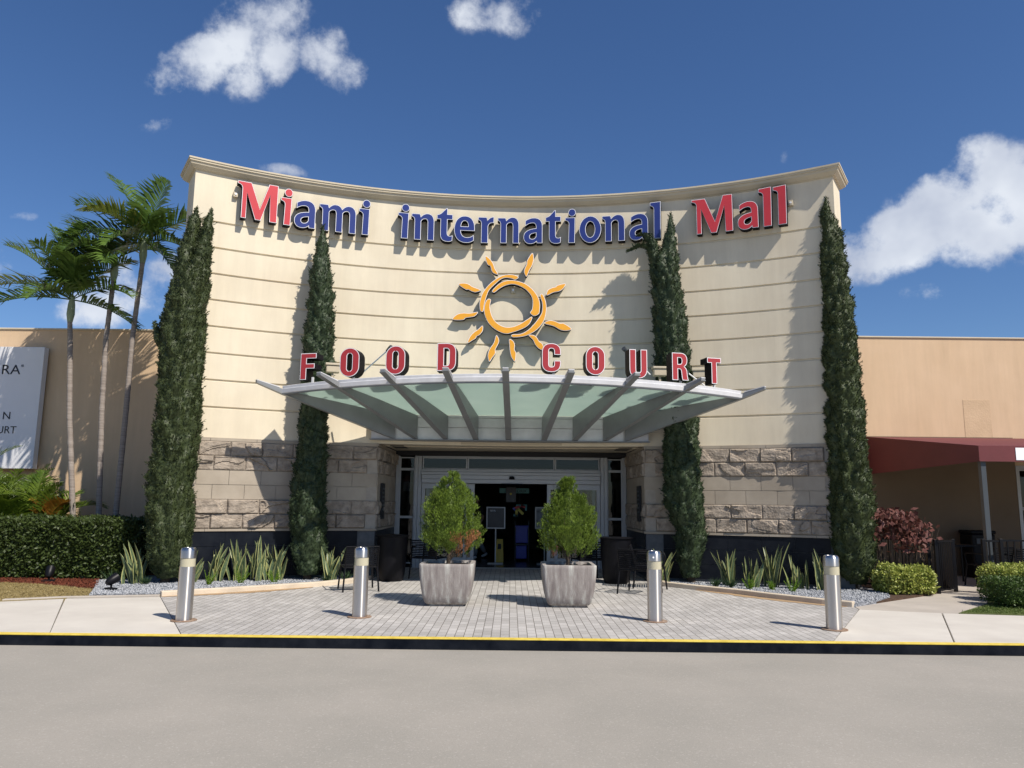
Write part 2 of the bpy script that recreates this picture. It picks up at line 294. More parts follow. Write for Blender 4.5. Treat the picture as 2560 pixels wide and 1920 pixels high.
# ------------------------------------------------------------------ helpers
def tag(o, label=None, cat=None, group=None, kind=None):
    if label: o['label'] = label
    if cat: o['category'] = cat
    if group: o['group'] = group
    if kind: o['kind'] = kind
    return o
def thing(name, label, cat, loc=(0, 0, 0), group=None, rz=0):
    o = bpy.data.objects.new(name, None); COL.objects.link(o); o.location = loc; o.rotation_euler = (0, 0, rz); o.empty_display_size = .2
    return tag(o, label, cat, group)
def link(name, me, mats, parent=None, smooth=False):
    for m in (mats if isinstance(mats, (list, tuple)) else [mats]): me.materials.append(MT[m])
    o = bpy.data.objects.new(name, me); COL.objects.link(o)
    if parent: o.parent = parent
    if smooth: me.shade_smooth()
    return o
def wloc(p):
    v = Vector((0, 0, 0))
    while p: v = v + p.location; p = p.parent
    return v
class MB:
    def __init__(s): s.v = []; s.f = []; s.m = []
    def add(s, vs, fs, m=0):
        k = len(s.v); s.v += [tuple(x) for x in vs]; s.f += [tuple(i+k for i in f) for f in fs]; s.m += [m]*len(fs); return s
    def box(s, x0, x1, y0, y1, z0, z1, m=0):
        return s.add([(x0, y0, z0), (x1, y0, z0), (x1, y1, z0), (x0, y1, z0), (x0, y0, z1), (x1, y0, z1), (x1, y1, z1), (x0, y1, z1)],
                     [(0, 3, 2, 1), (4, 5, 6, 7), (0, 1, 5, 4), (1, 2, 6, 5), (2, 3, 7, 6), (3, 0, 4, 7)], m)
    def hexa(s, p, m=0):
        return s.add(p, [(0, 3, 2, 1), (4, 5, 6, 7), (0, 1, 5, 4), (1, 2, 6, 5), (2, 3, 7, 6), (3, 0, 4, 7)], m)
    def obox(s, c, u, n, L, D, z0, z1, m=0):   # centred at c (x,y), along u (len L), depth D along n
        u = Vector((*u, 0)).normalized(); n = Vector((*n, 0)).normalized(); c = Vector((c[0], c[1], 0))
        q = [c-u*L/2-n*D/2, c+u*L/2-n*D/2, c+u*L/2+n*D/2, c-u*L/2+n*D/2]
        return s.hexa([(a.x, a.y, z0) for a in q]+[(a.x, a.y, z1) for a in q], m)
    def prism(s, poly, z0, z1, m=0):
        n = len(poly); tris = tessellate_polygon([[Vector((x, y, 0)) for x, y in poly]])
        k = [(x, y, z0) for x, y in poly]+[(x, y, z1) for x, y in poly]
        f = [tuple(i+n for i in t) for t in tris]+[tuple(t) for t in tris]+[(i, (i+1) % n, (i+1) % n+n, i+n) for i in range(n)]
        return s.add(k, f, m)
    def tube(s, pts, r, n=8, m=0, cap=True):
        pts = [Vector(p) for p in pts]; rs = r if isinstance(r, (list, tuple)) else [r]*len(pts); vs = []; prev = None
        for i, p in enumerate(pts):
            d = (pts[min(i+1, len(pts)-1)]-pts[max(i-1, 0)]).normalized()
            a = prev if prev is not None else (Vector((0, 0, 1)) if abs(d.z) < .9 else Vector((1, 0, 0)))
            x = (a-d*a.dot(d)).normalized(); prev = x; y = d.cross(x)
            vs += [p+(x*math.cos(2*math.pi*j/n)+y*math.sin(2*math.pi*j/n))*rs[i] for j in range(n)]
        fs = [(i*n+j, i*n+(j+1) % n, (i+1)*n+(j+1) % n, (i+1)*n+j) for i in range(len(pts)-1) for j in range(n)]
        if cap: fs += [tuple(range(n))[::-1], tuple((len(pts)-1)*n+j for j in range(n))]
        return s.add(vs, fs, m)
    def lathe(s, prof, c=(0, 0, 0), n=32, m=0, cap=True):
        vs = [(c[0]+r*math.cos(2*math.pi*j/n), c[1]+r*math.sin(2*math.pi*j/n), c[2]+z) for r, z in prof for j in range(n)]
        fs = [(i*n+j, i*n+(j+1) % n, (i+1)*n+(j+1) % n, (i+1)*n+j) for i in range(len(prof)-1) for j in range(n)]
        if cap: fs += [tuple(range(n))[::-1], tuple((len(prof)-1)*n+j for j in range(n))]
        return s.add(vs, fs, m)
    def sweep(s, path, prof, closed=False, m=0):
        k = len(prof); vs = [(p[0]+n[0]*d, p[1]+n[1]*d, z) for p, n in path for d, z in prof]; L = len(path)
        fs = [(i*k+j, ((i+1) % L)*k+j, ((i+1) % L)*k+j+1, i*k+j+1) for i in range(L if closed else L-1) for j in range(k-1)]
        return s.add(vs, fs, m)
    def build(s, name, mats, parent=None, bev=0, smooth=False, local=False):
        off = Vector((0, 0, 0)) if local or not parent else wloc(parent)
        me = bpy.data.meshes.new(name); me.from_pydata([(a[0]-off.x, a[1]-off.y, a[2]-off.z) for a in s.v], [], s.f)
        me.polygons.foreach_set('material_index', s.m); me.update()
        o = link(name, me, mats, parent, False)
        if smooth:
            me.shade_smooth()
            try: me.set_sharp_from_angle(angle=R(40))
            except Exception: pass
        if bev:
            b = o.modifiers.new('bevel', 'BEVEL'); b.width = bev; b.segments = 2; b.limit_method = 'ANGLE'; b.angle_limit = R(50)
        return o
def npmesh(name, V, F, mats, parent=None, mi=None):      # V (n,3), F (m,k)
    me = bpy.data.meshes.new(name); V = np.ascontiguousarray(V, dtype=np.float32); F = np.ascontiguousarray(F, dtype=np.int32); k = F.shape[1]
    me.vertices.add(len(V)); me.vertices.foreach_set('co', V.ravel()); me.loops.add(F.size); me.loops.foreach_set('vertex_index', F.ravel())
    me.polygons.add(len(F)); me.polygons.foreach_set('loop_start', np.arange(0, F.size, k, dtype=np.int32))
    if mi is not None: me.polygons.foreach_set('material_index', np.asarray(mi, dtype=np.int32))
    me.update(calc_edges=True); me.validate()
    return link(name, me, mats, parent)
def unit(a): return a/np.maximum(np.linalg.norm(a, axis=1, keepdims=True), 1e-9)
def leaves(P, D, L, Wd, rng, sides=None):
    """rhombic leaves: base P, direction D (unit), length L, width Wd -> V, F quads"""
    n = len(P); L = np.broadcast_to(L, (n,))[:, None]; Wd = np.broadcast_to(Wd, (n,))[:, None]
    sd = unit(np.cross(D, unit(rng.normal(size=(n, 3))))) if sides is None else sides
    V = np.stack([P, P+D*L*.45+sd*Wd/2, P+D*L, P+D*L*.45-sd*Wd/2], 1).reshape(-1, 3)
    F = np.arange(4*n).reshape(n, 4); return V, F
def cat(parts):
    Vs = []; Fs = []; k = 0
    for V, F in parts: Vs.append(V); Fs.append(F+k); k += len(V)
    return np.concatenate(Vs), np.concatenate(Fs)
def copy_tree(o, parent=None):
    c = o.copy(); COL.objects.link(c); c.parent = parent
    for ch in list(o.children): copy_tree(ch, c)
    return c

# ------------------------------------------------------------------ ground
def slab(name, poly, z0, z1, m, kind='structure', bev=0):
    o = MB().prism(poly, z0, z1).build(name, m, bev=bev); o['kind'] = kind; return o
tag(MB().box(-300, 300, -200, 400, -.6, -.135).build('road', 'road'), kind='structure')
k = MB().box(-60, 60, 9.6, 9.705, -.3, -.014)
k.build('kerb', 'kerb_black', bev=.008)['kind'] = 'structure'
MB().box(-60, 60, 9.595, 9.704, -.0145, -.001).build('kerb_paint', 'kerb_yellow', bev=.004)['kind'] = 'structure'
LB = [(-5.86, 13.26), (-5.02, 13.87), (-4.23, 14.5), (-3.67, 14.96), (-3.2, 15.55), (-2.92, 16.3)]
RB = [(3.0, 16.3), (3.1, 15.68), (3.6, 15.1), (4.17, 14.53), (4.57, 13.97), (5.24, 13.18), (5.6, 12.86)]
slab('paving', [(-4.0, 9.705), (3.95, 9.705), (5.55, 12.58), (5.6, 12.86)]+RB[::-1][1:]+[(2.93, 16.6), (2.93, 19.36), (-2.93, 19.36), (-2.93, 16.6)]+LB[::-1]+[(-5.82, 13.18)], -.3, 0, 'pavers')
slab('pavement', [(-60, 9.705), (-5.61, 9.705), (-5.61, 9.71), (-7.22, 12.8), (-7.98, 12.39), (-10, 11.4), (-14, 10.8), (-60, 10.8)], -.3, .0, 'concrete', bev=.008)
slab('pavement', [(-5.6, 9.705), (-4.01, 9.705), (-5.83, 13.18), (-7.2, 12.81)], -.3, .0, 'concrete', bev=.008)
slab('pavement', [(3.96, 9.705), (5.42, 9.705), (6.68, 12.24), (5.56, 12.57)], -.3, .0, 'concrete', bev=.008)
slab('pavement', [(5.435, 9.705), (60, 9.705), (60, 12.0), (7.84, 12.06), (6.91, 12.2), (6.695, 12.235)], -.3, .0, 'concrete', bev=.008)
slab('footpath', [(5.57, 12.59), (6.68, 12.25), (6.92, 12.21), (8.1, 13.4), (8.75, 14.45), (20, 14.45), (20, 18.69), (8.3, 18.69), (8.2, 15.0), (7.78, 14.6), (6.7, 13.75), (5.63, 12.87)], -.3, -.002, 'path_concrete')
slab('gravel_bed', LB+[(-2.93, 16.6), (-3, 17.2), (-6.6, 16.4), (-8.04, 16.4), (-8.04, 15.3), (-7.38, 14.02), (-6.97, 13.1), (-5.95, 13.3)], -.3, .03, 'gravel')
slab('gravel_bed', [(2.93, 16.6)]+RB+[(6.2, 13.35), (6.75, 14.0), (7.0, 14.6), (7.1, 16.4), (3, 17.2)], -.3, .03, 'gravel')
slab('mulch', [(-7.38, 14.02), (-8.04, 15.3), (-8.04, 18.68), (-20, 18.68), (-20, 14.9), (-9.65, 14.95), (-8.74, 14.75)], -.3, .03, 'mulch_red')
slab('mulch', [(6.2, 13.34), (7.78, 14.6), (8.2, 15.0), (8.29, 18.68), (7.1, 18.68), (7.1, 16.4), (7.0, 14.6), (6.75, 14.0)], -.3, .025, 'mulch_brown')
slab('lawn', [(-6.97, 13.1), (-7.38, 14.02), (-8.74, 14.75), (-9.65, 14.95), (-20, 14.9), (-20, 10.81), (-14, 10.81), (-10, 11.41), (-7.98, 12.4), (-7.22, 12.82)], -.3, .01, 'dry_lawn')
slab('lawn', [(6.93, 12.21), (7.84, 12.07), (60, 12.01), (60, 14.44), (8.76, 14.44), (8.11, 13.4)], -.3, .01, 'green_lawn')
def strip(name, pts, w, z0, z1, m, label):
    pts = [Vector((*p, 0)) for p in pts]; path = []
    for i, p in enumerate(pts):
        d = (pts[min(i+1, len(pts)-1)]-pts[max(i-1, 0)]).normalized(); path.append(((p.x, p.y), (-d.y, d.x)))
    b = MB().sweep(path, [(-w/2, z0), (-w/2, z1), (w/2, z1), (w/2, z0)])
    n = len(path)-1; b.f += [(0, 1, 2, 3), (n*4, n*4+3, n*4+2, n*4+1)]; b.m += [0, 0]
    return tag(b.build(name, m, bev=.012), label, 'kerb', 'kerbs round the gravel beds')
strip('bed_edging', LB, .13, -.1, .085, 'edging', 'pale stained concrete edging round the left gravel bed')
strip('bed_edging', RB, .13, -.1, .085, 'edging', 'pale stained concrete edging round the right gravel bed')
MB().prism([(-7.98, 12.43), (-7.22, 12.84), (-5.86, 13.2), (-5.86, 13.29), (-7.24, 12.93), (-8.0, 12.52)], -.2, .03).build('kerb_edge', 'path_concrete', bev=.008)['kind'] = 'structure'
# orange silt stains washed off the beds lie on the pavers as thin sheets
pm('silt', (.40, .27, .15), .95, .15, 6)
def silt(pts, w):
    pts = [Vector((*p, 0)) for p in pts]; rnd = random.Random(3); q = []
    for i, p in enumerate(pts):
        d = (pts[min(i+1, len(pts)-1)]-pts[max(i-1, 0)]).normalized(); q.append((p, Vector((-d.y, d.x, 0))))
    return q
for B_, sg in ((LB[:4], -1), (RB[2:], -1)):
    b = MB(); path = []; rnd = random.Random(5)
    P = [Vector((*B_[i], 0)).lerp(Vector((*B_[i+1], 0)), t/6) for i in range(len(B_)-1) for t in range(6)]
    for i, p in enumerate(P):
        d = (P[min(i+1, len(P)-1)]-P[max(i-1, 0)]).normalized(); nrm = Vector((-d.y, d.x, 0))*sg
        w = (.16+.08*rnd.random())*math.sin(math.pi*(i+.3)/len(P))+.06
        path.append((p+nrm*.05, p+nrm*(.05+w)))
    vs = [(a.x, a.y, .004) for pr in path for a in pr]; b.add(vs, [(2*i, 2*i+2, 2*i+3, 2*i+1) for i in range(len(path)-1)])
    b.build('silt_stain', 'silt')['kind'] = 'structure'

# ------------------------------------------------------------------ curved entrance building
RW, YC = 12.5, 4.5; TH = R(32)
def arc(th, r=RW): return (r*math.sin(th), YC+r*math.cos(th))
bld = thing('entrance_building', 'tall cream stucco entrance block with a concave facade and stone base behind the glass canopy', 'building', (0, 17, 0))
def ringpath(seg=96, rb=13.3):
    P = []
    for i in range(seg+1):
        th = -TH+2*TH*i/seg; n = Vector((-math.sin(th), -math.cos(th)))
        if i == 0: n = n+Vector((-math.cos(th), math.sin(th)))
        if i == seg: n = n+Vector((math.cos(th), -math.sin(th)))
        P.append((arc(th), tuple(n)))
    for i in range(24+1):
        th = TH-2*TH*i/24; n = Vector((math.sin(th), math.cos(th)))
        if i == 0: n = n+Vector((math.cos(th), -math.sin(th)))
        if i == 24: n = n+Vector((-math.cos(th), math.sin(th)))
        P.append((arc(th, rb), tuple(n)))
    return P
RP = ringpath()
prof = [(0, 2.845)]
for z in (3.455, 4.01, 4.565, 5.12, 5.675, 6.23, 6.785, 7.34):
    prof += [(0, z-.024), (-.03, z-.010), (-.03, z+.020), (0, z+.026)]
prof += [(0, 8.50)]
MB().sweep(RP, prof, True).build('wall', 'stucco', bld)
MB().sweep(RP, [(-.02, 8.375), (.018, 8.385), (.02, 8.40), (.045, 8.405), (.115, 8.470), (.125, 8.505), (.128, 8.522), (.15, 8.525), (.15, 8.562), (.165, 8.565), (.165, 8.60), (.08, 8.615), (-.2, 8.63)], True).build('cornice', 'stucco_trim', bld)
# closing lid
lid = MB(); inn = [(p[0]-n[0]*.2, p[1]-n[1]*.2) for p, n in RP]; lid.prism([(x, y) for x, y in inn], 8.55, 8.628); lid.build('parapet_top', 'stucco_trim', bld)
# stone cladding, block by block
CUR = {}
def begin():
    CUR.update(r=MB(), s=MB(), g=MB())
def flush():
    for k_, nm, mt in (('r', 'rough_stones', 'stone_rough'), ('s', 'smooth_stones', 'stone_smooth'), ('g', 'granite_base', 'granite')):
        if CUR[k_].v: CUR[k_].build(nm, mt, bld)
rs = random.Random(11)
def block(O, u, n, L, z0, z1, rough, seed, dr=None):
    g = .0045; u = Vector(u); n = Vector(n); O = Vector(O)
    if rough:
        nx, nzz = max(6, int(L/.022)), 14
    else: nx, nzz = 2, 2
    us = [g+(L-2*g)*i/nx for i in range(nx+1)]; zs = [z0+g+(z1-z0-2*g)*j/nzz for j in range(nzz+1)]
    vs = []; amp = rs.uniform(.022, .045); tilt = rs.uniform(-.6, .6); lv = rs.uniform(-.15, .15); base = .018+rs.uniform(0, .006)
    for j, z in enumerate(zs):
        for i, a in enumerate(us):
            d = base
            if rough:
                e = min(a-g, L-g-a, z-z0-g, z1-g-z)/.016; e = max(0, min(1, e)); e = e*e*(3-2*e)
                q = Vector((a*2.6+seed*7.1, (z-z0)*6.0, seed))
                f = noise.noise(q)*.6+.35*noise.noise(q*2.3)+.22*noise.noise(q*5.1)
                st = noise.noise(Vector((a*1.6+seed*3.3, (z-z0)*4+a*tilt*3, seed*1.7)))
                h = .35+.6*f+(.75 if st > lv else 0)+(.45 if st > lv+.22 else 0)
                d += amp*max(0, h)*e
            p = O+u*a+n*d; vs.append((p.x, p.y, z))
    w = nx+1; fs = [(j*w+i, j*w+i+1, (j+1)*w+i+1, (j+1)*w+i) for j in range(nzz) for i in range(nx)]
    k0 = len(vs); ring = [i for i in range(w)]+[j*w+nx for j in range(1, nzz+1)]+[nzz*w+i for i in range(nx-1, -1, -1)]+[j*w for j in range(nzz-1, 0, -1)]
    for i in ring:
        p = Vector(vs[i])-n*(base+.01); vs.append(tuple(p))
    m = len(ring); fs += [(ring[i], k0+i, k0+(i+1) % m, ring[(i+1) % m]) for i in range(m)]
    (CUR['r'] if rough else CUR['s']).add(vs, fs)
ZC = [2.775, 2.485, 2.195, 1.905, 1.615, 1.325, 1.035]; RG = [1, 1, 0, 0, 1, 1]
def runs(a, b, L, off):
    x = a-off; out = []
    while x < b-1e-6:
        p, q = max(a, x), min(b, x+L)
        if q-p > .04: out.append((p, q))
        x += L
    return out
th0 = math.asin(2.9/RW)
seed = 0
for sgn in (-1, 1):
    for band in range(3):
        begin()
        for ci in (2*band, 2*band+1):
            for (p, q) in runs(th0, TH, .62/RW, (.31/RW if ci % 2 else 0)+.1/RW):
                a, b = (-q, -p) if sgn < 0 else (p, q)
                A = Vector((*arc(a), 0)); B = Vector((*arc(b), 0)); uu = (B-A); L = uu.length; uu.normalize(); nn = Vector((uu.y, -uu.x, 0)); seed += 1
                block(A, uu, nn, L, ZC[ci+1], ZC[ci], RG[ci], seed)
        flush(); begin()
        A = Vector((*arc(sgn*TH), 0)); B = Vector((*arc(sgn*TH, 13.3), 0)); uu = (B-A).normalized(); nn = Vector((sgn*math.cos(TH), -math.sin(TH), 0))
        for ci in (2*band, 2*band+1):
            for (p, q) in runs(0, .8, .62, .31 if ci % 2 else 0):
                seed += 1; block(A+uu*p, uu, nn, q-p, ZC[ci+1], ZC[ci], RG[ci], seed)
        flush(); begin()
        for ci in (2*band, 2*band+1):
            for (p, q) in runs(16.66, 19.23, .62, .31 if ci % 2 else 0.0):
                seed += 1; block((sgn*2.9, p, 0), (0, 1, 0), (-sgn, 0, 0), q-p, ZC[ci+1], ZC[ci], RG[ci], seed)
        flush()
    for (z0, z1, dd, nm) in ((2.78, 2.843, .02, 'stone_cap'), (.985, 1.03, .045, 'stone_ledge')):
        mb = MB()
        for (p, q) in runs(th0, TH, .9/RW, .2/RW):
            a, b = (-q, -p) if sgn < 0 else (p, q)
            P = [(arc(a+(b-a)*i/4), (-math.sin(a+(b-a)*i/4), -math.cos(a+(b-a)*i/4))) for i in range(5)]
            P[0] = (arc(a+.0003), P[0][1]); P[-1] = (arc(b-.0003), P[-1][1])
            mb.sweep(P, [(0, z0), (dd, z0), (dd, z1), (0, z1)]); nn = len(mb.v)
            mb.f += [(nn-20, nn-19, nn-18, nn-17), (nn-4, nn-1, nn-2, nn-3)]; mb.m += [0, 0]
        mb.box(min(sgn*2.9, sgn*(2.9-dd)), max(sgn*2.9, sgn*(2.9-dd)), 16.62, 19.23, z0, z1)
        A = Vector((*arc(sgn*TH), 0)); uu = Vector((sgn*math.sin(TH), math.cos(TH), 0)); nn = Vector((sgn*math.cos(TH), -math.sin(TH), 0)); cc = A+uu*.4+nn*dd/2
        mb.obox((cc.x, cc.y), uu.xy, nn.xy, .8+2*dd, dd, z0, z1); mb.build(nm, 'stone_smooth', bld)
    gz = [.985, .69, .385, .08]; gran = MB(); granr = MB()
    for r_ in range(3):
        for (p, q) in runs(th0, TH, .66/RW, .3/RW):
            a, b = (-q, -p) if sgn < 0 else (p, q)
            A = Vector((*arc(a), 0)); B = Vector((*arc(b), 0)); uu = (B-A); L = uu.length-.008; uu.normalize(); nn = Vector((uu.y, -uu.x, 0)); cc = (A+B)/2+nn*.004
            gran.obox((cc.x, cc.y), uu.xy, nn.xy, L, .03, gz[r_+1]+.004, gz[r_]-.004)
        for (p, q) in runs(16.68, 19.23, .66, 0):
            granr.box(*sorted((sgn*2.9+sgn*.01, sgn*2.9-sgn*.018)), p+.004, q-.004, gz[r_+1]+.004, gz[r_]-.004)
    gran.build('granite_base', 'granite', bld); granr.build('granite_base', 'granite', bld)
    back = MB(); backg = MB()
    pf = [arc(sgn*(th0+(TH-th0)*i/24)) for i in range(25)]; pb = [arc(sgn*(TH-(TH-th0)*i/12), 13.3) for i in range(13)]
    pb = [(x, y) for x, y in pb if abs(x) > 3.45]
    poly = pf+pb+[(sgn*3.4, 19.4), (sgn*2.9, 19.4)]
    back.prism(poly, .98, 2.844); backg.prism(poly, -.1, .979)
    back.build('pier', 'mortar', bld); backg.build('pier_base', 'granite_joint', bld)
# rear body, connecting walls and lobby shell
rb = MB(); rb.box(-6.0, 6.0, 19.45, 27.5, 3.05, 5.5); rb.box(-6.0, -5.7, 16.4, 27.5, 0, 3.04); rb.box(5.7, 6.0, 16.4, 27.5, 0, 3.04)
rb.box(-2.88, 2.88, 17.8, 19.44, 2.95, 5.5)
rb.build('rear_block', 'stucco', bld)
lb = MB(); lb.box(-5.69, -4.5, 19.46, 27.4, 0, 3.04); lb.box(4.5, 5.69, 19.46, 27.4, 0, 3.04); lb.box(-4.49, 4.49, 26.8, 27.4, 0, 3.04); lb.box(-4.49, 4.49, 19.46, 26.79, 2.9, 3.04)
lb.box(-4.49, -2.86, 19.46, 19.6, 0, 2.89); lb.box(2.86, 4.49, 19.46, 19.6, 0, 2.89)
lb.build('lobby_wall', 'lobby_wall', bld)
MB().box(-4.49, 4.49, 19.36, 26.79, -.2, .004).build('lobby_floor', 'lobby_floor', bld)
sf = MB(); sf.box(-2.88, 2.88, 16.95, 19.34, 2.862, 2.93); sf.build('soffit', 'soffit', bld)
vt = MB(); vt.box(-2.75, -2.45, 17.4, 18.3, 2.852, 2.861); vt.box(2.45, 2.75, 17.4, 18.3, 2.852, 2.861); vt.box(-2.86, 2.86, 19.2, 19.33, 2.74, 2.855); vt.build('soffit_vent', 'dark_gap', bld)
# aluminium door front (y = 19.3)
def window(px, parent, y=19.33, gm='glass', name='window', fr=None):
    """px: glass rect x0,x1,z0,z1; fr: frame widths"""
    x0, x1, z0, z1 = px; w = .03
    f = MB(); f.box(x0-w, x1+w, y-.03, y+.03, z0-w, z0); f.box(x0-w, x1+w, y-.03, y+.03, z1, z1+w); f.box(x0-w, x0, y-.03, y+.03, z0, z1); f.box(x1, x1+w, y-.03, y+.03, z0, z1)
    o = f.build(name, 'aluminium', parent, bev=.004); MB().box(x0, x1, y-.003, y+.003, z0, z1).build('pane', gm, o); return o
fr = MB()
for s_ in (-1, 1):
    fr.box(*sorted((s_*2.875, s_*2.785)), 19.25, 19.42, 0, 2.735)
    fr.box(*sorted((s_*2.405, s_*2.325)), 19.24, 19.42, 0, 2.735); fr.box(*sorted((s_*2.32, s_*2.235)), 19.26, 19.42, 0, 2.735)
fr.box(-2.23, 2.23, 19.255, 19.42, 2.705, 2.735); fr.box(-2.23, 2.23, 19.25, 19.42, 2.345, 2.405)
fr.build('door_frame', 'aluminium', bld, bev=.005)
hd = MB(); hd.box(-2.23, 2.23, 19.20, 19.42, 2.272, 2.34); hd.box(-2.22, 2.22, 19.19, 19.40, 2.165, 2.266); hd.box(-2.22, 2.22, 19.17, 19.40, 2.065, 2.160)
hd.build('door_header', 'aluminium', bld, bev=.004)
for s_ in (-1, 1):
    x0, x1 = sorted((s_*2.755, s_*2.435))
    window((x0, x1, 2.43, 2.675), bld, 19.34); window((x0, x1, 1.25, 2.37), bld, 19.34); window((x0, x1, .12, 1.19), bld, 19.34)
window((-2.19, -1.13, 2.435, 2.675), bld, 19.34); window((-1.06, 1.06, 2.435, 2.675), bld, 19.34); window((1.13, 2.19, 2.435, 2.675), bld, 19.34)
def door(x0, x1, y, nm='sliding_door'):
    f = MB(); w = .09; z1 = 2.058
    f.box(x0, x1, y-.025, y+.025, .012, .25); f.box(x0, x1, y-.025, y+.025, z1-.13, z1); f.box(x0, x0+w, y-.025, y+.025, .25, z1-.13); f.box(x1-w, x1, y-.025, y+.025, .25, z1-.13)
    o = f.build(nm, 'aluminium', bld, bev=.004); MB().box(x0+w, x1-w, y-.003, y+.003, .25, z1-.13).build('door_glass', 'clear_glass', o); return o
door(-2.225, -1.08, 19.30); door(1.08, 2.225, 19.30); door(-2.12, -.905, 19.37); door(.905, 2.12, 19.37)
sn = MB(); sn.lathe([(.02, .08), (.055, .07), (.07, .03), (.07, 0)], (0.02, 19.165, 2.17), 20); sn.build('door_sensor', 'letter_black', bld, smooth=True)
MB().box(-.24, .28, 19.10, 19.2, 2.045, 2.062).build('door_sensor', 'letter_black', bld)
MB().box(-2.2, 2.2, 19.22, 19.42, 0.001, .011).build('threshold', 'aluminium', bld)
for s_ in (-1, 1):
    o = MB().box(*sorted((s_*2.87, s_*2.83)), 17.02, 17.42, 1.22, 2.0).build('wall_notice', 'dark_gap', bld)
    d = MB()
    for j in range(6): d.box(*sorted((s_*2.829, s_*2.826)), 17.06, 17.30 if j % 2 else 17.38, 1.86-j*.09, 1.90-j*.09)
    d.build('notice_print', 'post_grey', o)

# ------------------------------------------------------------------ glass canopy
can = thing('glass_canopy', 'fan shaped steel and frosted glass canopy over the entrance doors', 'canopy', (0, 16.5, 3))
bm_ = MB(); bm_.box(-3.02, 2.95, 16.47, 17.05, 2.935, 3.19); bm_.box(-3.02, 2.95, 16.462, 17.05, 3.196, 3.40)
bm_.box(-2.6, 2.55, 16.45, 16.6, 3.405, 3.455); bm_.build('beam', 'rim_paint', can, bev=.006)
MB().box(-3.05, 2.98, 16.42, 17.05, 2.915, 2.93).build('beam_flashing', 'canopy_paint', can)
bx = [-2.53, -2.06, -1.41, -.76, -.06, .70, 1.36, 2.01, 2.46]
RC, YR = 9.6, 23.53
def rimy(x): return YR-math.sqrt(RC*RC-x*x)
def drop(x): return .0052*x*x
fxp = [(x, rimy(x)) for x in (-4.53, -3.30, -2.19, -1.13, -.11, 1.01, 2.13, 3.29, 4.53)]
ext = [.55, .55, .5, .47, .45, .45, .47, .5, .5]
for i in range(9):
    A = Vector((bx[i], 16.46, 0)); B = Vector((*fxp[i], 0)); d = (B-A); L = d.length; d.normalize(); nn = Vector((-d.y, d.x, 0)); t = .050
    dz_ = drop(B.x); T = A+d*(L+ext[i]); zt = 3.80-dz_+.15*ext[i]/.45
    pr = [(A, 2.95), (B, 3.795-dz_), (T, zt), (T, zt+.035), (B, 3.89-dz_), (A, 3.44)]
    vs = [(p.x+nn.x*t*q, p.y+nn.y*t*q, z) for q in (-1, 1) for p, z in pr]
    b = MB().add(vs, [(0, 1, 2, 3, 4, 5)[::-1], (6, 7, 8, 9, 10, 11)]+[(j, (j+1) % 6, (j+1) % 6+6, j+6) for j in range(6)])
    # flanges along the lower edge
    o = b.build('rib', 'canopy_paint', can, bev=.006)
    f = MB(); t2 = .062
    pr = [(A, 2.935), (B, 3.78-dz_), (T, zt-.015), (T, zt), (B, 3.7955-dz_), (A, 2.9505)]
    vs = [(p.x+nn.x*t2*q, p.y+nn.y*t2*q, z) for q in (-1, 1) for p, z in pr]
    f.add(vs, [(0, 1, 4, 5)[::-1], (1, 2, 3, 4)[::-1], (6, 7, 10, 11), (7, 8, 9, 10)]+[(j, (j+1) % 6, (j+1) % 6+6, j+6) for j in range(6)]); f.build('flange', 'canopy_paint', o)
    f = MB(); g0 = B+d*.10
    vs = [(p.x+nn.x*.054*q, p.y+nn.y*.054*q, z) for q in (-1, 1) for p, z in ((g0, 3.915-dz_), (T, zt+.036), (T, zt+.05), (g0, 3.935-dz_))]
    f.add(vs, [(0, 1, 2, 3)[::-1], (4, 5, 6, 7)]+[(j, (j+1) % 4, (j+1) % 4+4, j+4) for j in range(4)]); f.build('tip_cap', 'rim_paint', o)
for i in range(8):
    n_ = 6; q = []
    A0 = Vector((bx[i], 16.5, 3.462)); A1 = Vector((bx[i+1], 16.5, 3.462)); a0 = math.atan2(fxp[i][0], YR-fxp[i][1]); a1 = math.atan2(fxp[i+1][0], YR-fxp[i+1][1])
    top = []; 
    for j in range(n_+1):
        a = a0+(a1-a0)*j/n_; top.append(Vector((9.57*math.sin(a), YR-9.57*math.cos(a), 3.85-drop(9.57*math.sin(a)))))
    low = [A0.lerp(A1, j/n_) for j in range(n_+1)]
    vs = low+top; vs2 = [v_+Vector((0, 0, .014)) for v_ in vs]; m = n_+1
    f = [(j, j+1, m+j+1, m+j) for j in range(n_)]; b = MB().add(vs+vs2, [x for x in f]+[tuple(k_+2*m for k_ in x)[::-1] for x in f]+[(0, m, 3*m, 2*m), (m-1, 2*m-1, 4*m-1, 3*m-1)])
    b.build('glass_panel', 'frosted_glass', can)
a0 = math.asin(4.53/RC)
RP2 = [((RC*math.sin(-a0+2*a0*i/64), YR-RC*math.cos(-a0+2*a0*i/64)), (math.sin(-a0+2*a0*i/64), -math.cos(-a0+2*a0*i/64))) for i in range(65)]
def rimpart(name, prof, m):
    b = MB().sweep(RP2, prof); b.v = [(x, y, z-drop(x)) for x, y, z in b.v]; n = len(prof); b.f += [tuple(range(n-1)), tuple(64*n+j for j in range(n-1))[::-1]]; b.m += [0, 0]; return b.build(name, m, can)
rimpart('rim', [(-.03, 3.80), (.05, 3.80), (.07, 3.812), (.08, 3.885), (.045, 3.893), (.03, 3.90), (.04, 3.948), (.02, 3.957), (-.06, 3.957), (-.06, 3.88), (-.03, 3.88), (-.03, 3.80)], 'rim_paint')
rimpart('rim_flashing', [(-.03, 3.799), (.052, 3.799), (.052, 3.785), (-.03, 3.785), (-.03, 3.799)], 'canopy_paint')
gl = MB()
for i in range(9):
    pass

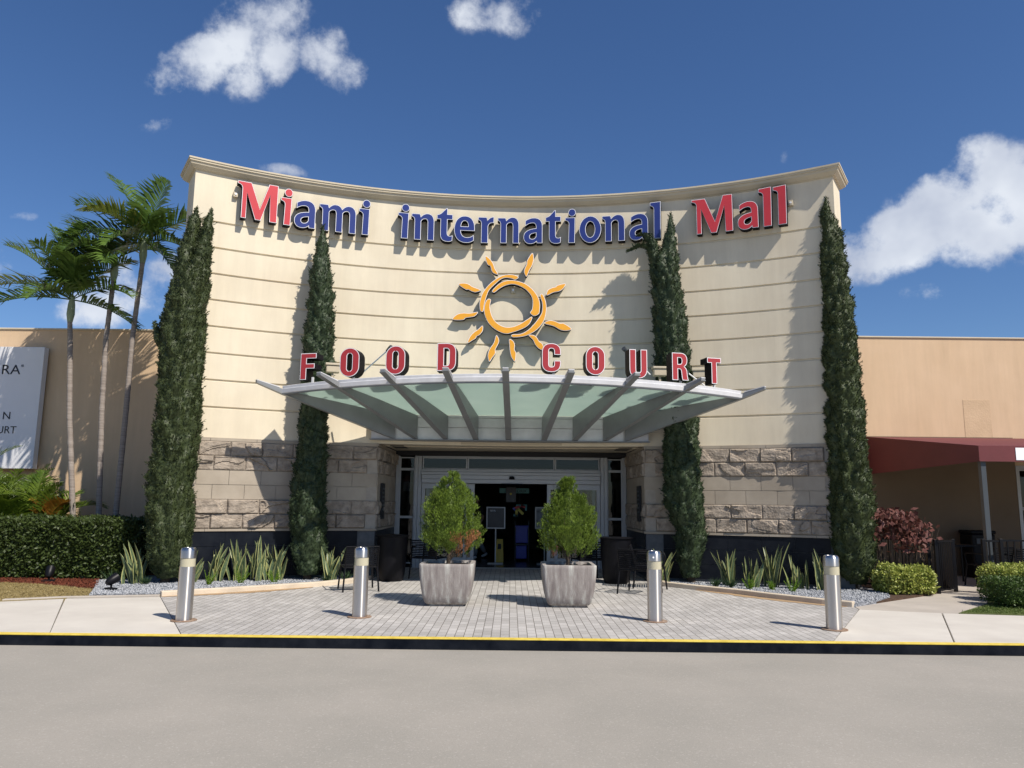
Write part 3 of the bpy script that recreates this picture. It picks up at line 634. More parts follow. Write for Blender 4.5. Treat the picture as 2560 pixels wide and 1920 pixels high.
# ------------------------------------------------------------------ letters
def bez(p0, p1, p2, p3, n=8):
    return [tuple(((1-t)**3*a+3*(1-t)**2*t*b+3*(1-t)*t*t*c_+t**3*d) for a, b, c_, d in zip(p0, p1, p2, p3)) for t in [k/n for k in range(1, n+1)]]
def path(*seg):
    pts = [seg[0]]
    for q in seg[1:]:
        if len(q) == 2: pts.append(q)
        else: pts += bez(pts[-1], q[0:2], q[2:4], q[4:6])
    if math.dist(pts[0], pts[-1]) < 1e-6: pts.pop()
    return pts
def ell(cx, cy, a, b, n=28): return [(cx+a*math.cos(2*math.pi*i/n), cy+b*math.sin(2*math.pi*i/n)) for i in range(n)]
def rr(x0, x1, y0, y1, ra, rb_):   # rounded box with elliptical ends
    k = .55
    return path((x0, y0+rb_), (x0, y1-rb_), (x0, y1-rb_+rb_*k, x0+ra-ra*k, y1, x0+ra, y1), (x1-ra, y1), (x1-ra+ra*k, y1, x1, y1-rb_+rb_*k, x1, y1-rb_), (x1, y0+rb_), (x1, y0+rb_-rb_*k, x1-ra+ra*k, y0, x1-ra, y0), (x0+ra, y0), (x0+ra-ra*k, y0, x0, y0+rb_-rb_*k, x0, y0+rb_))
G = {
 'i': [[path((0, 100), (39, 100), (37, 0), (13, 0), (15, 74), (15, 84, 10, 88, 0, 90))], [ell(27, 121, 14.5, 14.5)]],
 'l': [[path((0, 136), (39, 138), (37, 0), (13, 0), (14, 110), (14, 118, 10, 123, 0, 125))]],
 'n': [[path((0, 100), (32, 100), (35, 88), (42, 97, 52, 103, 62, 103), (80, 103, 88, 90, 88, 70), (88, 0), (64, 0), (64, 66), (64, 79, 60, 83, 53, 83), (46, 83, 40, 80, 36, 72), (36, 0), (12, 0), (12, 74), (12, 84, 8, 88, 0, 90))]],
 'm': [[path((0, 100), (32, 100), (35, 88), (42, 97, 51, 103, 61, 103), (73, 103, 82, 97, 86, 87), (94, 97, 103, 103, 113, 103), (131, 103, 140, 90, 140, 70), (140, 0), (116, 0), (116, 66), (116, 79, 112, 83, 105, 83), (98, 83, 91, 79, 88, 72), (88, 0), (64, 0), (64, 66), (64, 79, 60, 83, 53, 83), (46, 83, 39, 79, 36, 72), (36, 0), (12, 0), (12, 74), (12, 84, 8, 88, 0, 90))]],
 'r': [[path((0, 100), (32, 100), (34, 86), (40, 97, 48, 102, 59, 102), (58, 80), (46, 82, 38, 76, 36, 64), (36, 0), (12, 0), (12, 74), (12, 84, 8, 88, 0, 90))]],
 'a': [[path((7, 72), (7, 92), (17, 99, 28, 104, 41, 104), (64, 104, 75, 91, 75, 68), (75, 0), (54, 0), (53, 8), (45, 1, 37, -3, 27, -3), (10, -3, 0, 8, 0, 24), (0, 47, 19, 57, 51, 60), (51, 66), (51, 79, 46, 84, 36, 84), (26, 84, 17, 80, 7, 72)), path((51, 43), (31, 41, 23, 35, 23, 26), (23, 19, 27, 15, 34, 15), (42, 15, 48, 20, 51, 28))]],
 'e': [[path((77, 46), (23, 46), (24, 27, 33, 17, 48, 17), (58, 17, 66, 20, 73, 27), (74, 7), (66, 0, 56, -3, 44, -3), (16, -3, 0, 17, 0, 50), (0, 83, 16, 104, 40, 104), (64, 104, 77, 86, 77, 55)), path((24, 61), (54, 61), (54, 77, 49, 86, 39, 86), (30, 86, 25, 77, 24, 61))]],
 'o': [[ell(41, 50, 41, 53, 40), ell(41, 50, 18.5, 33, 32)]],
 't': [[path((0, 82), (0, 97), (8, 99, 15, 101, 20, 108), (36, 124), (39, 124), (39, 100), (60, 100), (60, 82), (39, 82), (39, 30), (39, 21, 43, 17, 49, 17), (53, 17, 57, 18, 60, 20), (59, 1), (54, -2, 48, -3, 42, -3), (22, -3, 14, 6, 14, 25), (14, 82))]],
 'M': [[path((0, 100), (33, 100), (57, 30), (78, 104), (100, 104), (100, 0), (83, 0), (81, 76), (60, 0), (47, 0), (23, 72), (23, 0), (12, 0), (12, 80), (12, 89, 8, 93, 0, 94))]],
 'F': [[[(0, 0), (0, 100), (60, 100), (60, 82), (22, 82), (22, 60), (54, 60), (54, 43), (22, 43), (22, 0)]]],
 'O': [[rr(0, 64, 0, 104, 32, 34), rr(22, 42, 18, 86, 10, 12)]],
 'D': [[path((0, 0), (0, 100), (32, 100), (54, 100, 64, 88, 64, 68), (64, 32), (64, 12, 54, 0, 32, 0)), path((22, 17), (30, 17), (39, 17, 42, 22, 42, 34), (42, 66), (42, 78, 39, 83, 30, 83), (22, 83))]],
 'C': [[path((64, 64), (64, 72), (64, 94, 52, 104, 32, 104), (12, 104, 0, 94, 0, 72), (0, 32), (0, 10, 12, 0, 32, 0), (52, 0, 64, 10, 64, 32), (64, 40), (43, 40), (43, 30), (43, 21, 40, 17, 32, 17), (25, 17, 22, 21, 22, 30), (22, 74), (22, 83, 25, 87, 32, 87), (40, 87, 43, 83, 43, 74), (43, 64))]],
 'U': [[path((0, 100), (0, 30), (0, 9, 12, -3, 32, -3), (52, -3, 64, 9, 64, 30), (64, 100), (42, 100), (42, 28), (42, 19, 39, 15, 32, 15), (25, 15, 22, 19, 22, 28), (22, 100))]],
 'R': [[path((0, 0), (0, 100), (34, 100), (54, 100, 62, 90, 62, 74), (62, 62, 57, 54, 47, 50), (56, 47, 60, 40, 61, 28), (62, 14, 63, 6, 66, 0), (43, 0), (41, 6, 40, 14, 39, 25), (38, 38, 36, 42, 28, 42), (22, 42), (22, 0)), path((22, 58), (30, 58), (38, 58, 41, 62, 41, 71), (41, 80, 38, 84, 30, 84), (22, 84))]],
 'T': [[[(20, 0), (20, 82), (0, 82), (0, 100), (64, 100), (64, 82), (43, 82), (43, 0)]]],
}
def area(p): return sum(p[i][0]*p[(i+1) % len(p)][1]-p[(i+1) % len(p)][0]*p[i][1] for i in range(len(p)))/2
def orient(p, ccw): return p if (area(p) > 0) == ccw else p[::-1]
def offset(p, d):       # positive d grows a ccw loop
    out = []; n = len(p)
    for i in range(n):
        a, b, c_ = Vector(p[i-1]), Vector(p[i]), Vector(p[(i+1) % n])
        e1 = (b-a).normalized(); e2 = (c_-b).normalized(); n1 = Vector((e1.y, -e1.x)); n2 = Vector((e2.y, -e2.x)); m = n1+n2
        k_ = max(.45, 1+n1.dot(n2)); q = b+m*(d/k_); out.append((q.x, q.y))
    return out
def extrude(b, loops, y0, y1, m, xf, capm=None):
    """loops in x/z plane (list of lists); extrude between depth y0 (front) and y1 (back); xf maps (x,y,z)"""
    flatp = [q for l_ in loops for q in l_]; tris = tessellate_polygon([[Vector((x, z, 0)) for x, z in l_] for l_ in loops]); n = len(flatp)
    b.add([xf(x, y0, z) for x, z in flatp], [tuple(t) for t in tris], capm if capm is not None else m)
    vs = [xf(x, y0, z) for x, z in flatp]+[xf(x, y1, z) for x, z in flatp]; fs = []; k_ = 0
    for l_ in loops:
        for i in range(len(l_)):
            j = (i+1) % len(l_); fs.append((k_+i, k_+j, k_+j+n, k_+i+n))
        k_ += len(l_)
    b.add(vs, fs, m)
def letter(name, ch, x0, x1, z0, z1, origin, rot, face, depth, border, label, cat_='sign letter', group=None, stand=None):
    ps = G[ch]; allp = [q for g in ps for l_ in g for q in l_]
    ax, bx_ = min(q[0] for q in allp), max(q[0] for q in allp); az, bz = min(q[1] for q in allp), max(q[1] for q in allp)
    mp = lambda q: (x0+(q[0]-ax)/(bx_-ax)*(x1-x0), z0+(q[1]-az)/(bz-az)*(z1-z0))
    t = thing(name, label, cat_, origin, group); t.rotation_euler = (0, 0, rot)
    xf = lambda x, y, z: (x, y, z)
    rtn = MB(); fc = MB()
    for g in ps:
        L_ = [orient([mp(q) for q in l_], i == 0) for i, l_ in enumerate(g)]
        L_ = [offset(l_, .008) for l_ in L_]; outer = L_   # full outline including white border
        extrude(rtn, outer, 0, depth, 0, xf, 1)
        rim = [offset(l_, -border*.12) for l_ in L_]
        inner = [offset(l_, -border) for l_ in L_]
        extrude(fc, inner, -.006, 0, 0, xf)
    # white trim sheet slightly in front of the black can, coloured face in front of it
    wt = MB()
    for g in ps:
        L_ = [orient([mp(q) for q in l_], i == 0) for i, l_ in enumerate(g)]
        extrude(wt, [offset(l_, .005) for l_ in L_], -.003, 0, 0, xf)
    rtn.m = [0]*len(rtn.m)
    rtn.build('can', 'letter_black', t, local=True); wt.build('trim', 'letter_white', t, local=True); fc.build('face', face, t, local=True)
    if stand:
        b = MB(); 
        for (a, c_, e, f_) in stand: b.box(a-.02, a+.02, c_, c_+.03, e, f_)
        b.build('bracket', 'rim_paint', t, local=True)
    return t
LT = [('M', -28.22, -24.41, 7.465, 8.285, 'r', 'tall red M at the left end of the wall sign'), ('i', -24.04, -22.98, 7.455, 8.265, 'r', 'red letter i, the only red dotted letter of the sign'),
 ('a', -22.69, -20.67, 7.44, 8.061, 'b', 'blue letter a beside the red i'), ('m', -20.25, -16.59, 7.45, 8.059, 'b', 'wide blue letter m of the wall sign'), ('i', -16.24, -15.16, 7.454, 8.256, 'b', 'blue letter i that ends the first word of the sign'),
 ('i', -12.20, -11.09, 7.455, 8.253, 'b', 'blue letter i that begins the long middle word'), ('n', -10.81, -8.47, 7.45, 8.065, 'b', 'blue letter n left of the first t'), ('t', -8.14, -6.51, 7.442, 8.225, 'b', 'blue letter t left of the letter e'),
 ('e', -6.30, -4.17, 7.436, 8.06, 'b', 'blue letter e, the only one on the sign'), ('r', -3.77, -2.11, 7.446, 8.06, 'b', 'blue letter r between the e and an n'), ('n', -1.68, 0.54, 7.452, 8.06, 'b', 'blue letter n between the r and an a, above the sun emblem'),
 ('a', 1.08, 3.04, 7.44, 8.05, 'b', 'blue letter a above the right side of the sun emblem'), ('t', 3.42, 5.00, 7.442, 8.225, 'b', 'blue letter t right of the sun emblem, before an i'), ('i', 5.51, 6.59, 7.452, 8.250, 'b', 'blue letter i between a t and the letter o'),
 ('o', 7.00, 9.26, 7.440, 8.062, 'b', 'round blue letter o of the wall sign'), ('n', 9.41, 11.72, 7.455, 8.065, 'b', 'blue letter n right of the letter o'), ('a', 12.23, 14.14, 7.445, 8.054, 'b', 'blue letter a touched by the bent cypress tip'),
 ('l', 14.42, 15.47, 7.455, 8.300, 'b', 'tall blue letter l above the bent cypress tip'), ('M', 18.64, 22.65, 7.465, 8.285, 'r', 'tall red M that begins the last word of the sign'), ('a', 23.16, 25.11, 7.45, 8.065, 'r', 'red letter a right of the second red M'),
 ('l', 25.24, 26.42, 7.460, 8.315, 'r', 'first of the two red letters l, beside the red a'), ('l', 26.64, 27.83, 7.455, 8.306, 'r', 'last red letter l at the right end of the wall sign')]
for ch, a0_, a1_, z0, z1, cc, lab in LT:
    am = R((a0_+a1_)/2); hw = 12.28*math.tan(R(a1_-a0_)/2); o_ = arc(am, 12.28); zb = 7.45
    letter('sign_letter', ch, -hw, hw, z0-zb, z1-zb, (o_[0], o_[1], zb), -am, 'letter_red' if cc == 'r' else 'letter_blue', .17, .013, lab, group='letters of the wall sign')
FL = [('F', -4.21, -3.89, 3.98, 4.50, 15.0, 'red F at the left end of the row above the canopy'), ('O', -3.31, -2.94, 3.97, 4.52, 14.5, 'first red O right of the F above the canopy'), ('O', -2.35, -2.0, 3.95, 4.48, 14.05, 'second red O left of the D above the canopy'),
 ('D', -1.38, -1.05, 4.01, 4.52, 13.95, 'red D above the canopy left of the sun emblem'), ('C', .56, .89, 4.01, 4.54, 13.95, 'red C above the canopy under the sun emblem'), ('O', 1.38, 1.72, 3.98, 4.51, 14.05, 'red O between C and U above the canopy'),
 ('U', 2.26, 2.59, 4.0, 4.55, 14.5, 'red U above the right half of the canopy'), ('R', 3.18, 3.5, 4.05, 4.59, 15.0, 'red R in front of the bent cypress'), ('T', 4.03, 4.32, 4.08, 4.61, 15.6, 'red T at the right end of the row above the canopy')]
for ch, x0, x1, z0, z1, y, lab in FL:
    cx = (x0+x1)/2; yn = rimy(cx)+.0; k_ = yn/y; x0 *= k_; x1 *= k_; cx *= k_; z0 = EYE+(z0-EYE)*k_; z1 = EYE+(z1-EYE)*k_; y = yn; rt = 3.95-drop(cx)
    letter('canopy_letter', ch, (x0-cx)*1.03, (x1-cx)*1.03, 0, z1-z0, (cx, y, z0), .06*cx, 'letter_dark_red', .28, .015, lab, group='letters standing on the canopy', stand=[(.05, .10, -(z0-rt)-.02, .06)])
# sun emblem, traced strokes (emblem units -> metres: plane y = 16.72)
EX = lambda x, y: ((-1.392+x*.001586+y*.000020)*1.0045, (7.300+x*.0000178-y*.001626-EYE)*1.0045+EYE)
def cr(pts, n=4, closed=True):
    out = []; m = len(pts)
    for i in range(m):
        p0, p1, p2, p3 = [Vector(pts[(i+k_-1) % m]) for k_ in range(4)]
        for j in range(n):
            t = j/n; q = .5*((2*p1)+(p2-p0)*t+(2*p0-5*p1+4*p2-p3)*t*t+(3*p1-p0-3*p2+p3)*t**3); out.append((q.x, q.y))
    return out
RAYS = [[(475, 118), (545, 165), (590, 235), (612, 300), (655, 380), (600, 368), (568, 330), (548, 262), (505, 235)],
 [(1145, 75), (1165, 150), (1145, 250), (1105, 320), (1062, 412), (1030, 355), (1040, 295), (1068, 235), (1075, 180)],
 [(97, 525), (165, 507), (235, 520), (300, 560), (410, 605), (345, 635), (290, 625), (235, 597), (200, 597)],
 [(18, 1022), (75, 955), (160, 932), (260, 935), (372, 918), (330, 975), (260, 990), (200, 1000), (160, 1028)],
 [(440, 1110), (442, 1180), (400, 1235), (355, 1260), (345, 1285), (290, 1320), (235, 1352), (250, 1290), (300, 1220), (380, 1160)],
 [(635, 1245), (672, 1310), (658, 1370), (622, 1440), (620, 1500), (575, 1560), (538, 1612), (517, 1530), (540, 1440), (600, 1350)],
 [(818, 1300), (870, 1325), (893, 1380), (888, 1450), (910, 1490), (895, 1608), (845, 1545), (825, 1450), (820, 1380)],
 [(1090, 1245), (1160, 1245), (1205, 1280), (1235, 1330), (1275, 1360), (1305, 1420), (1300, 1452), (1240, 1435), (1185, 1380), (1150, 1310)],
 [(1310, 1078), (1370, 1040), (1450, 1045), (1530, 1078), (1585, 1080), (1692, 1155), (1610, 1180), (1530, 1165), (1440, 1115)],
 [(1612, 515), (1590, 575), (1530, 620), (1440, 640), (1348, 680), (1362, 610), (1420, 575), (1475, 562), (1500, 540)]]
RING = [[(948, 425), (900, 395), (820, 385), (720, 400), (620, 455), (520, 540), (440, 650), (402, 770), (400, 840), (412, 905), (448, 905), (465, 800), (490, 710), (530, 610), (610, 525), (700, 450), (770, 430), (850, 440), (900, 458)],
 [(575, 620), (640, 545), (720, 490), (820, 468), (920, 475), (1040, 515), (1140, 590), (1215, 690), (1248, 790), (1245, 890), (1230, 945), (1165, 972), (1112, 930), (1140, 880), (1150, 790), (1135, 700), (1060, 605), (960, 545), (860, 520), (760, 540), (670, 590), (605, 640)],
 [(1255, 675), (1285, 665), (1320, 730), (1340, 820), (1335, 930), (1300, 1050), (1220, 1150), (1120, 1220), (1000, 1262), (862, 1270), (860, 1235), (980, 1225), (1090, 1165), (1190, 1060), (1260, 960), (1282, 900), (1285, 800), (1262, 720)],
 [(505, 742), (555, 742), (542, 830), (552, 910), (590, 1010), (660, 1085), (760, 1130), (870, 1125), (970, 1085), (1060, 1030), (1138, 985), (1115, 1060), (1060, 1120), (960, 1170), (870, 1200), (780, 1222), (690, 1200), (590, 1140), (510, 1050), (465, 930), (470, 820)]]
em = thing('sun_emblem', 'yellow sun emblem of brush strokes on the wall above the canopy', 'emblem', (0, 16.72, 5.9))
for k_, (lst, nm) in enumerate(((RAYS, 'ray'), (RING, 'ring_stroke'))):
    for pts in lst:
        sm = cr([EX(*p) for p in pts]); sm = orient([(x, z) for x, z in sm], True)
        b = MB(); extrude(b, [sm], 16.795, 16.95, 0, lambda x, y, z: (x, y, z)); o = b.build(nm, 'letter_black', em)
        b = MB(); extrude(b, [offset(sm, .003)], 16.791, 16.795, 0, lambda x, y, z: (x, y, z)); b.build('trim', 'letter_white', o)
        b = MB(); extrude(b, [offset(sm, -.007)], 16.787, 16.791, 0, lambda x, y, z: (x, y, z)); b.build('face', 'letter_yellow', o)
        cx = sum(p[0] for p in sm)/len(sm); cz = sum(p[1] for p in sm)/len(sm)
        if nm == 'ray': MB().box(cx-.015, cx+.015, 16.951, 16.999, cz-.015, cz+.015).build('bracket', 'black_iron', o)

# ------------------------------------------------------------------ wings either side
wl = thing('wing_building', 'long low tan stucco wall left of the entrance, striped by palm shadows', 'building', (-12, 19, 0))
MB().box(-40, -6.02, 18.7, 27.5, -.1, 5.73).build('wall', 'wing_stucco', wl)
MB().box(-40, -6.02, 18.67, 27.5, 5.731, 5.775).build('coping', 'stucco_trim', wl, bev=.01)
wr = thing('wing_building', 'long low tan stucco wall right of the entrance, behind the burgundy awning', 'building', (12, 19, 0))
MB().box(6.02, 12.25, 18.7, 27.5, -.1, 5.76).box(12.2501, 12.95, 18.7, 19.2, 2.62, 5.76).box(12.962, 40, 18.7, 27.5, 2.62, 5.76).box(14.6, 40, 18.7, 27.5, -.1, 2.619).box(12.251, 14.599, 19.2, 27.5, -.1, 2.619).build('wall', 'wing_stucco', wr)
MB().box(7.3, 12.249, 18.692, 18.699, 0, 3.3).build('shade_sheet', 'wing_shade', wr)  # thin dark sheet over the stucco, painted shade below the awning
MB().box(12.951, 12.961, 18.71, 18.8, 2.6, 5.75).build('wall_joint', 'dark_gap', wr)
MB().box(6.02, 40, 18.67, 27.5, 5.761, 5.80).build('coping', 'stucco_trim', wr, bev=.01)
MB().prism([(11.1, 18.694), (11.76, 18.694), (11.76, 18.699), (11.1, 18.699)], 3.30, 4.22).build('patched_plaster', 'stain', wr, bev=.003)
sfm = window((12.36, 14.5, .16, 1.55), wr, 18.8, 'glass', 'storefront_window'); sfm2 = window((12.36, 14.5, 1.62, 2.5), wr, 18.8, 'glass', 'storefront_window')
MB().box(12.2505, 12.33, 18.68, 18.95, 0, 2.619).box(12.2505, 14.6, 18.69, 18.95, 2.532, 2.6185).build('window_frame', 'aluminium', wr)
def text(body, size, loc, m, parent, rot=(R(90), 0, 0), ext=.002, name='lettering', sx=1):
    c = bpy.data.curves.new('t', 'FONT'); c.body = body; c.size = size; c.extrude = ext
    o = bpy.data.objects.new('t', c); COL.objects.link(o); dg = bpy.context.evaluated_depsgraph_get(); me = bpy.data.meshes.new_from_object(o.evaluated_get(dg)); bpy.data.objects.remove(o)
    me.materials.clear(); q = link(name, me, m, parent); off = wloc(parent) if parent else Vector()
    q.location = Vector(loc)-off; q.rotation_euler = rot; q.scale = (sx, 1, 1); return q
text('BEL', .17, (12.42, 18.76, 1.37), 'print_white', wr); text('J', .12, (12.62, 18.76, 1.22), 'print_white', wr)
bd = thing('wall_board', 'large white notice board with dark capitals mounted on the left wing wall', 'board', (-14, 18.4, 2.3))
MB().box(-17, -11.44, 18.42, 18.6, 2.28, 5.24).build('panel', 'white_board', bd, bev=.006)
MB().box(-16.9, -11.5, 18.601, 18.69, 2.4, 5.1).build('frame', 'post_grey', bd)
def rtext(body, size, xr, z, sx=1.0):
    q = text(body, size, (0, 18.415, z), 'print_dark', bd, sx=sx); q.location.x = xr-bd.location.x-q.dimensions.x-.0; w = max(v_.co.x for v_ in q.data.vertices)*sx; q.location.x = xr-bd.location.x-w
rtext('RA', .34, -11.97, 4.56, 1.1); rtext('N', .26, -12.1, 3.46, 1.05); rtext('URT', .25, -11.92, 3.12, 1.0); rtext('®', .09, -11.90, 4.74)

# awning
aw = thing('awning', 'burgundy fabric awning on grey posts over the patio right of the entrance', 'awning', (9.1, 14.9, 0))
a = MB(); X0 = 8.66; XF = 9.08; X1 = 30
# top: wall line z 3.28 at y 18.68, front edge z 2.80 at y 14.9
P_ = [(X0, 18.68, 3.28), (X1, 18.68, 3.28), (X1, 14.9, 2.80), (XF, 14.9, 2.80)]
a.add(P_+[(x, y, z-.012) for x, y, z in P_], [(0, 1, 2, 3), (7, 6, 5, 4)])
a.build('canopy_fabric', 'burgundy', aw)
a = MB(); a.add([(XF, 14.895, 2.805), (X1, 14.895, 2.805), (X1, 14.895, 2.50), (XF, 14.895, 2.50), (XF, 14.907, 2.805), (X1, 14.907, 2.805), (X1, 14.907, 2.50), (XF, 14.907, 2.50)], [(0, 1, 2, 3), (7, 6, 5, 4), (2, 6, 7, 3), (0, 3, 7, 4)])
a.build('valance', 'burgundy', aw)
a = MB(); a.add([(XF, 14.9, 2.803), (X0, 18.68, 3.283), (X0, 18.68, 2.37), (XF, 14.9, 2.50), (XF+.012, 14.9, 2.803), (X0+.012, 18.68, 3.283), (X0+.012, 18.68, 2.37), (XF+.012, 14.9, 2.50)], [(0, 1, 2, 3), (7, 6, 5, 4), (3, 2, 6, 7)])
a.build('side_panel', 'burgundy', aw)
MB().box(9.79, 11.2, 14.885, 14.892, 2.53, 2.77).build('white_print', 'letter_white', aw)
for px_ in (9.18, 12.6, 16.0, 19.5, 23.0):
    MB().box(px_-.05, px_+.05, 14.95, 15.05, 0, 2.79).build('post', 'post_grey', aw, bev=.006)
MB().box(9.2, 30, 14.93, 14.97, 2.6, 2.66).build('rail', 'post_grey', aw)

# ------------------------------------------------------------------ bollards
def bollard():
    t = thing('bollard', '', 'bollard', (0, 0, 0), 'steel bollards along the kerb')
    MB().lathe([(.105, .006), (.105, .715)], n=48).build('body', 'steel', t, smooth=True)
    MB().lathe([(.100, .716), (.100, .828)], n=48).build('lens', 'bollard_lens', t, smooth=True)
    MB().lathe([(.106, .829), (.106, .925), (.100, .945), (.085, .965), (.080, .967), (.0785, .962), (.001, .962)], n=48, cap=False).build('cap', 'steel_cap', t, smooth=True)
    MB().lathe([(.17, .001), (.17, .010), (.165, .013), (.106, .013)], n=40, cap=False).build('base_plate', 'rust', t)
    return t
b0 = bollard()
for i, (x, y, lab) in enumerate([(-4.40, 10.72, 'steel bollard at the left end of the row, on the pavement joint'), (-2.12, 11.2, 'steel bollard in front of the left patio chair, left of the first planter'),
                                 (2.04, 11.1, 'steel bollard right of the second planter, with a small round lock on its cap'), (4.32, 10.55, 'steel bollard at the right end of the row, below the right hand cypress')]):
    o = b0 if i == 0 else copy_tree(b0); o.location = (x, y, 0); o['label'] = lab; o.rotation_euler.z = i*1.3
    if i == 2:
        q = MB().tube([(-.03, -.113, .882), (-.03, -.098, .882)], .012, 12).build('lock', 'letter_white', o, local=True); o.rotation_euler.z = 0

# ------------------------------------------------------------------ planters and thujas
def planter(x, y, label):
    t = thing('planter', label, 'planter', (x, y, 0), 'concrete planters before the doors')
    def ring(h, z, r=.055, n=5):
        o = []
        for cx_, cy_, a0_ in ((1, 1, 0), (-1, 1, 90), (-1, -1, 180), (1, -1, 270)):
            for j in range(n): a = R(a0_+90*j/(n-1)); o.append((cx_*(h-r)+r*math.cos(a), cy_*(h-r)+r*math.sin(a), z))
        return o
    lv = [(.275, .0), (.275, .03), (.315, .035), (.345, .07), (.372, .16), (.398, .30), (.415, .45), (.424, .60), (.426, .645), (.420, .655), (.362, .655), (.358, .645), (.350, .575)]
    vs = []; 
    for h, z in lv: vs += ring(h, z)
    m = 20; fs = [(i*m+j, i*m+(j+1) % m, (i+1)*m+(j+1) % m, (i+1)*m+j) for i in range(len(lv)-1) for j in range(m)]
    MB().add(vs, fs).build('pot', 'planter_concrete', t, smooth=True, local=True)
    s_ = MB(); n = 12; rr_ = random.Random(int(x*10)); g = [[(-.352+.704*i/n, -.352+.704*j/n, .59+rr_.uniform(0, .03)) for i in range(n+1)] for j in range(n+1)]
    s_.add([p for row in g for p in row], [(j*(n+1)+i, j*(n+1)+i+1, (j+1)*(n+1)+i+1, (j+1)*(n+1)+i) for j in range(n) for i in range(n)]); s_.build('soil', 'soil', t, local=True)
    return t
planter(-1.0, 12.70, 'weathered grey concrete planter left of the entrance axis'); planter(.935, 12.70, 'weathered grey concrete planter right of the entrance axis')
def thuja(x, y, rows, label, seed, brown):
    """rows (z, xl, xr) silhouette in metres"""
    rng = np.random.default_rng(seed); t = thing('thuja_shrub', label, 'shrub', (x, y, .6), 'thuja shrubs in the planters')
    zs = np.array([r[0] for r in rows]); xl = np.array([r[1] for r in rows]); xr = np.array([r[2] for r in rows])
    n = 300; z = rng.uniform(zs.min()+.02, zs.max()-.06, n*3); rad = (np.interp(z, zs, xr)-np.interp(z, zs, xl))/2
    keep = rng.random(len(z)) < rad/rad.max()+.12; z = z[keep][:n]; rad = rad[keep][:n]; cx = ((np.interp(z, zs, xr)+np.interp(z, zs, xl))/2)-x
    ang = rng.uniform(0, 2*np.pi, len(z)); fac = rng.uniform(.55, .95, len(z))
    C_ = np.stack([cx+rad*fac*np.cos(ang), rad*fac*np.sin(ang), z-.6], 1); out = np.stack([np.cos(ang), np.sin(ang), np.zeros_like(z)], 1)
    parts = []; brn = []
    for i in range(len(z)):
        # flat fan like spray of many tips, growing up and outwards
        m = 90; a = rng.uniform(-.6, .6, m); up = unit((out[i]*rng.uniform(.15, .5)+np.array([0, 0, 1])+rng.normal(size=3)*.18)[None])[0]
        side = unit(np.cross(up, out[i]+rng.normal(size=3)*.7)[None])[0]; nrm = np.cross(up, side)
        rlen = rng.uniform(.02, 1, m)**.7*min(.22, .07+rad[i]*.42)
        D = up[None]*np.cos(a)[:, None]+side[None]*np.sin(a)[:, None]; P = C_[i]+D*rlen[:, None]+nrm[None]*rng.normal(size=(m, 1))*.012
        D2 = unit(D+up[None]*.7+rng.normal(size=(m, 3))*.25); V, F = leaves(P, D2, rng.uniform(.022, .046, m), .011, rng)
        wp = C_[i]+np.array([x, 0, .6]); isb = abs(wp[0]-brown[0]) < brown[2] and abs(wp[2]-brown[1]) < brown[3] and C_[i][1] < .02
        (brn if isb else parts).append((V, F))
    V, F = cat(parts); npmesh('foliage', V, F, 'thuja_leaf', t)
    if brn: V, F = cat(brn); o = npmesh('dry_foliage', V, F, 'thuja_brown', t); o['label'] = 'dead orange brown sprays'
    b = MB(); rr_ = random.Random(seed); b.tube([(0, 0, -.02), (0.01, 0, .3), (0, .02, .9), (0, 0, 1.3)], [.035, .03, .02, .006], 8)
    for k_ in range(26):
        a = rr_.uniform(0, 6.28); q = rr_.uniform(.1, .28); b.tube([(0, 0, rr_.uniform(.02, .3)), (q*.5*math.cos(a), q*.5*math.sin(a), rr_.uniform(.15, .5)), (q*math.cos(a), q*math.sin(a), rr_.uniform(.45, .9))], [.010, .008, .003], 5)
    b.build('trunk', 'wood_bark', t, local=True)
    core = MB(); core.lathe([(.02, .24), (.18, .38), (.24, .55), (.18, .85), (.09, 1.12), (.01, 1.28)], n=14); core.build('inner_foliage', 'thuja_leaf', t, local=True, smooth=True)
thuja(-1.0, 12.68, [(.72, -1.18, -.72), (.80, -1.36, -.56), (.92, -1.42, -.50), (1.08, -1.45, -.49), (1.32, -1.40, -.53), (1.58, -1.28, -.66), (1.78, -1.15, -.78), (1.91, -1.07, -.86), (2.02, -1.02, -.91), (2.13, -.98, -.95)], 'green thuja shrub with a dead orange patch in the left planter', 3, (-.72, .86, .15, .14))
thuja(.935, 12.68, [(.72, .72, 1.16), (.80, .56, 1.32), (.92, .52, 1.38), (1.08, .52, 1.39), (1.32, .58, 1.33), (1.5, .66, 1.24), (1.7, .77, 1.10), (1.85, .83, 1.02), (1.95, .87, .99), (2.05, .91, .95)], 'narrower green thuja shrub in the right planter', 4, (.72, .74, .16, .06))

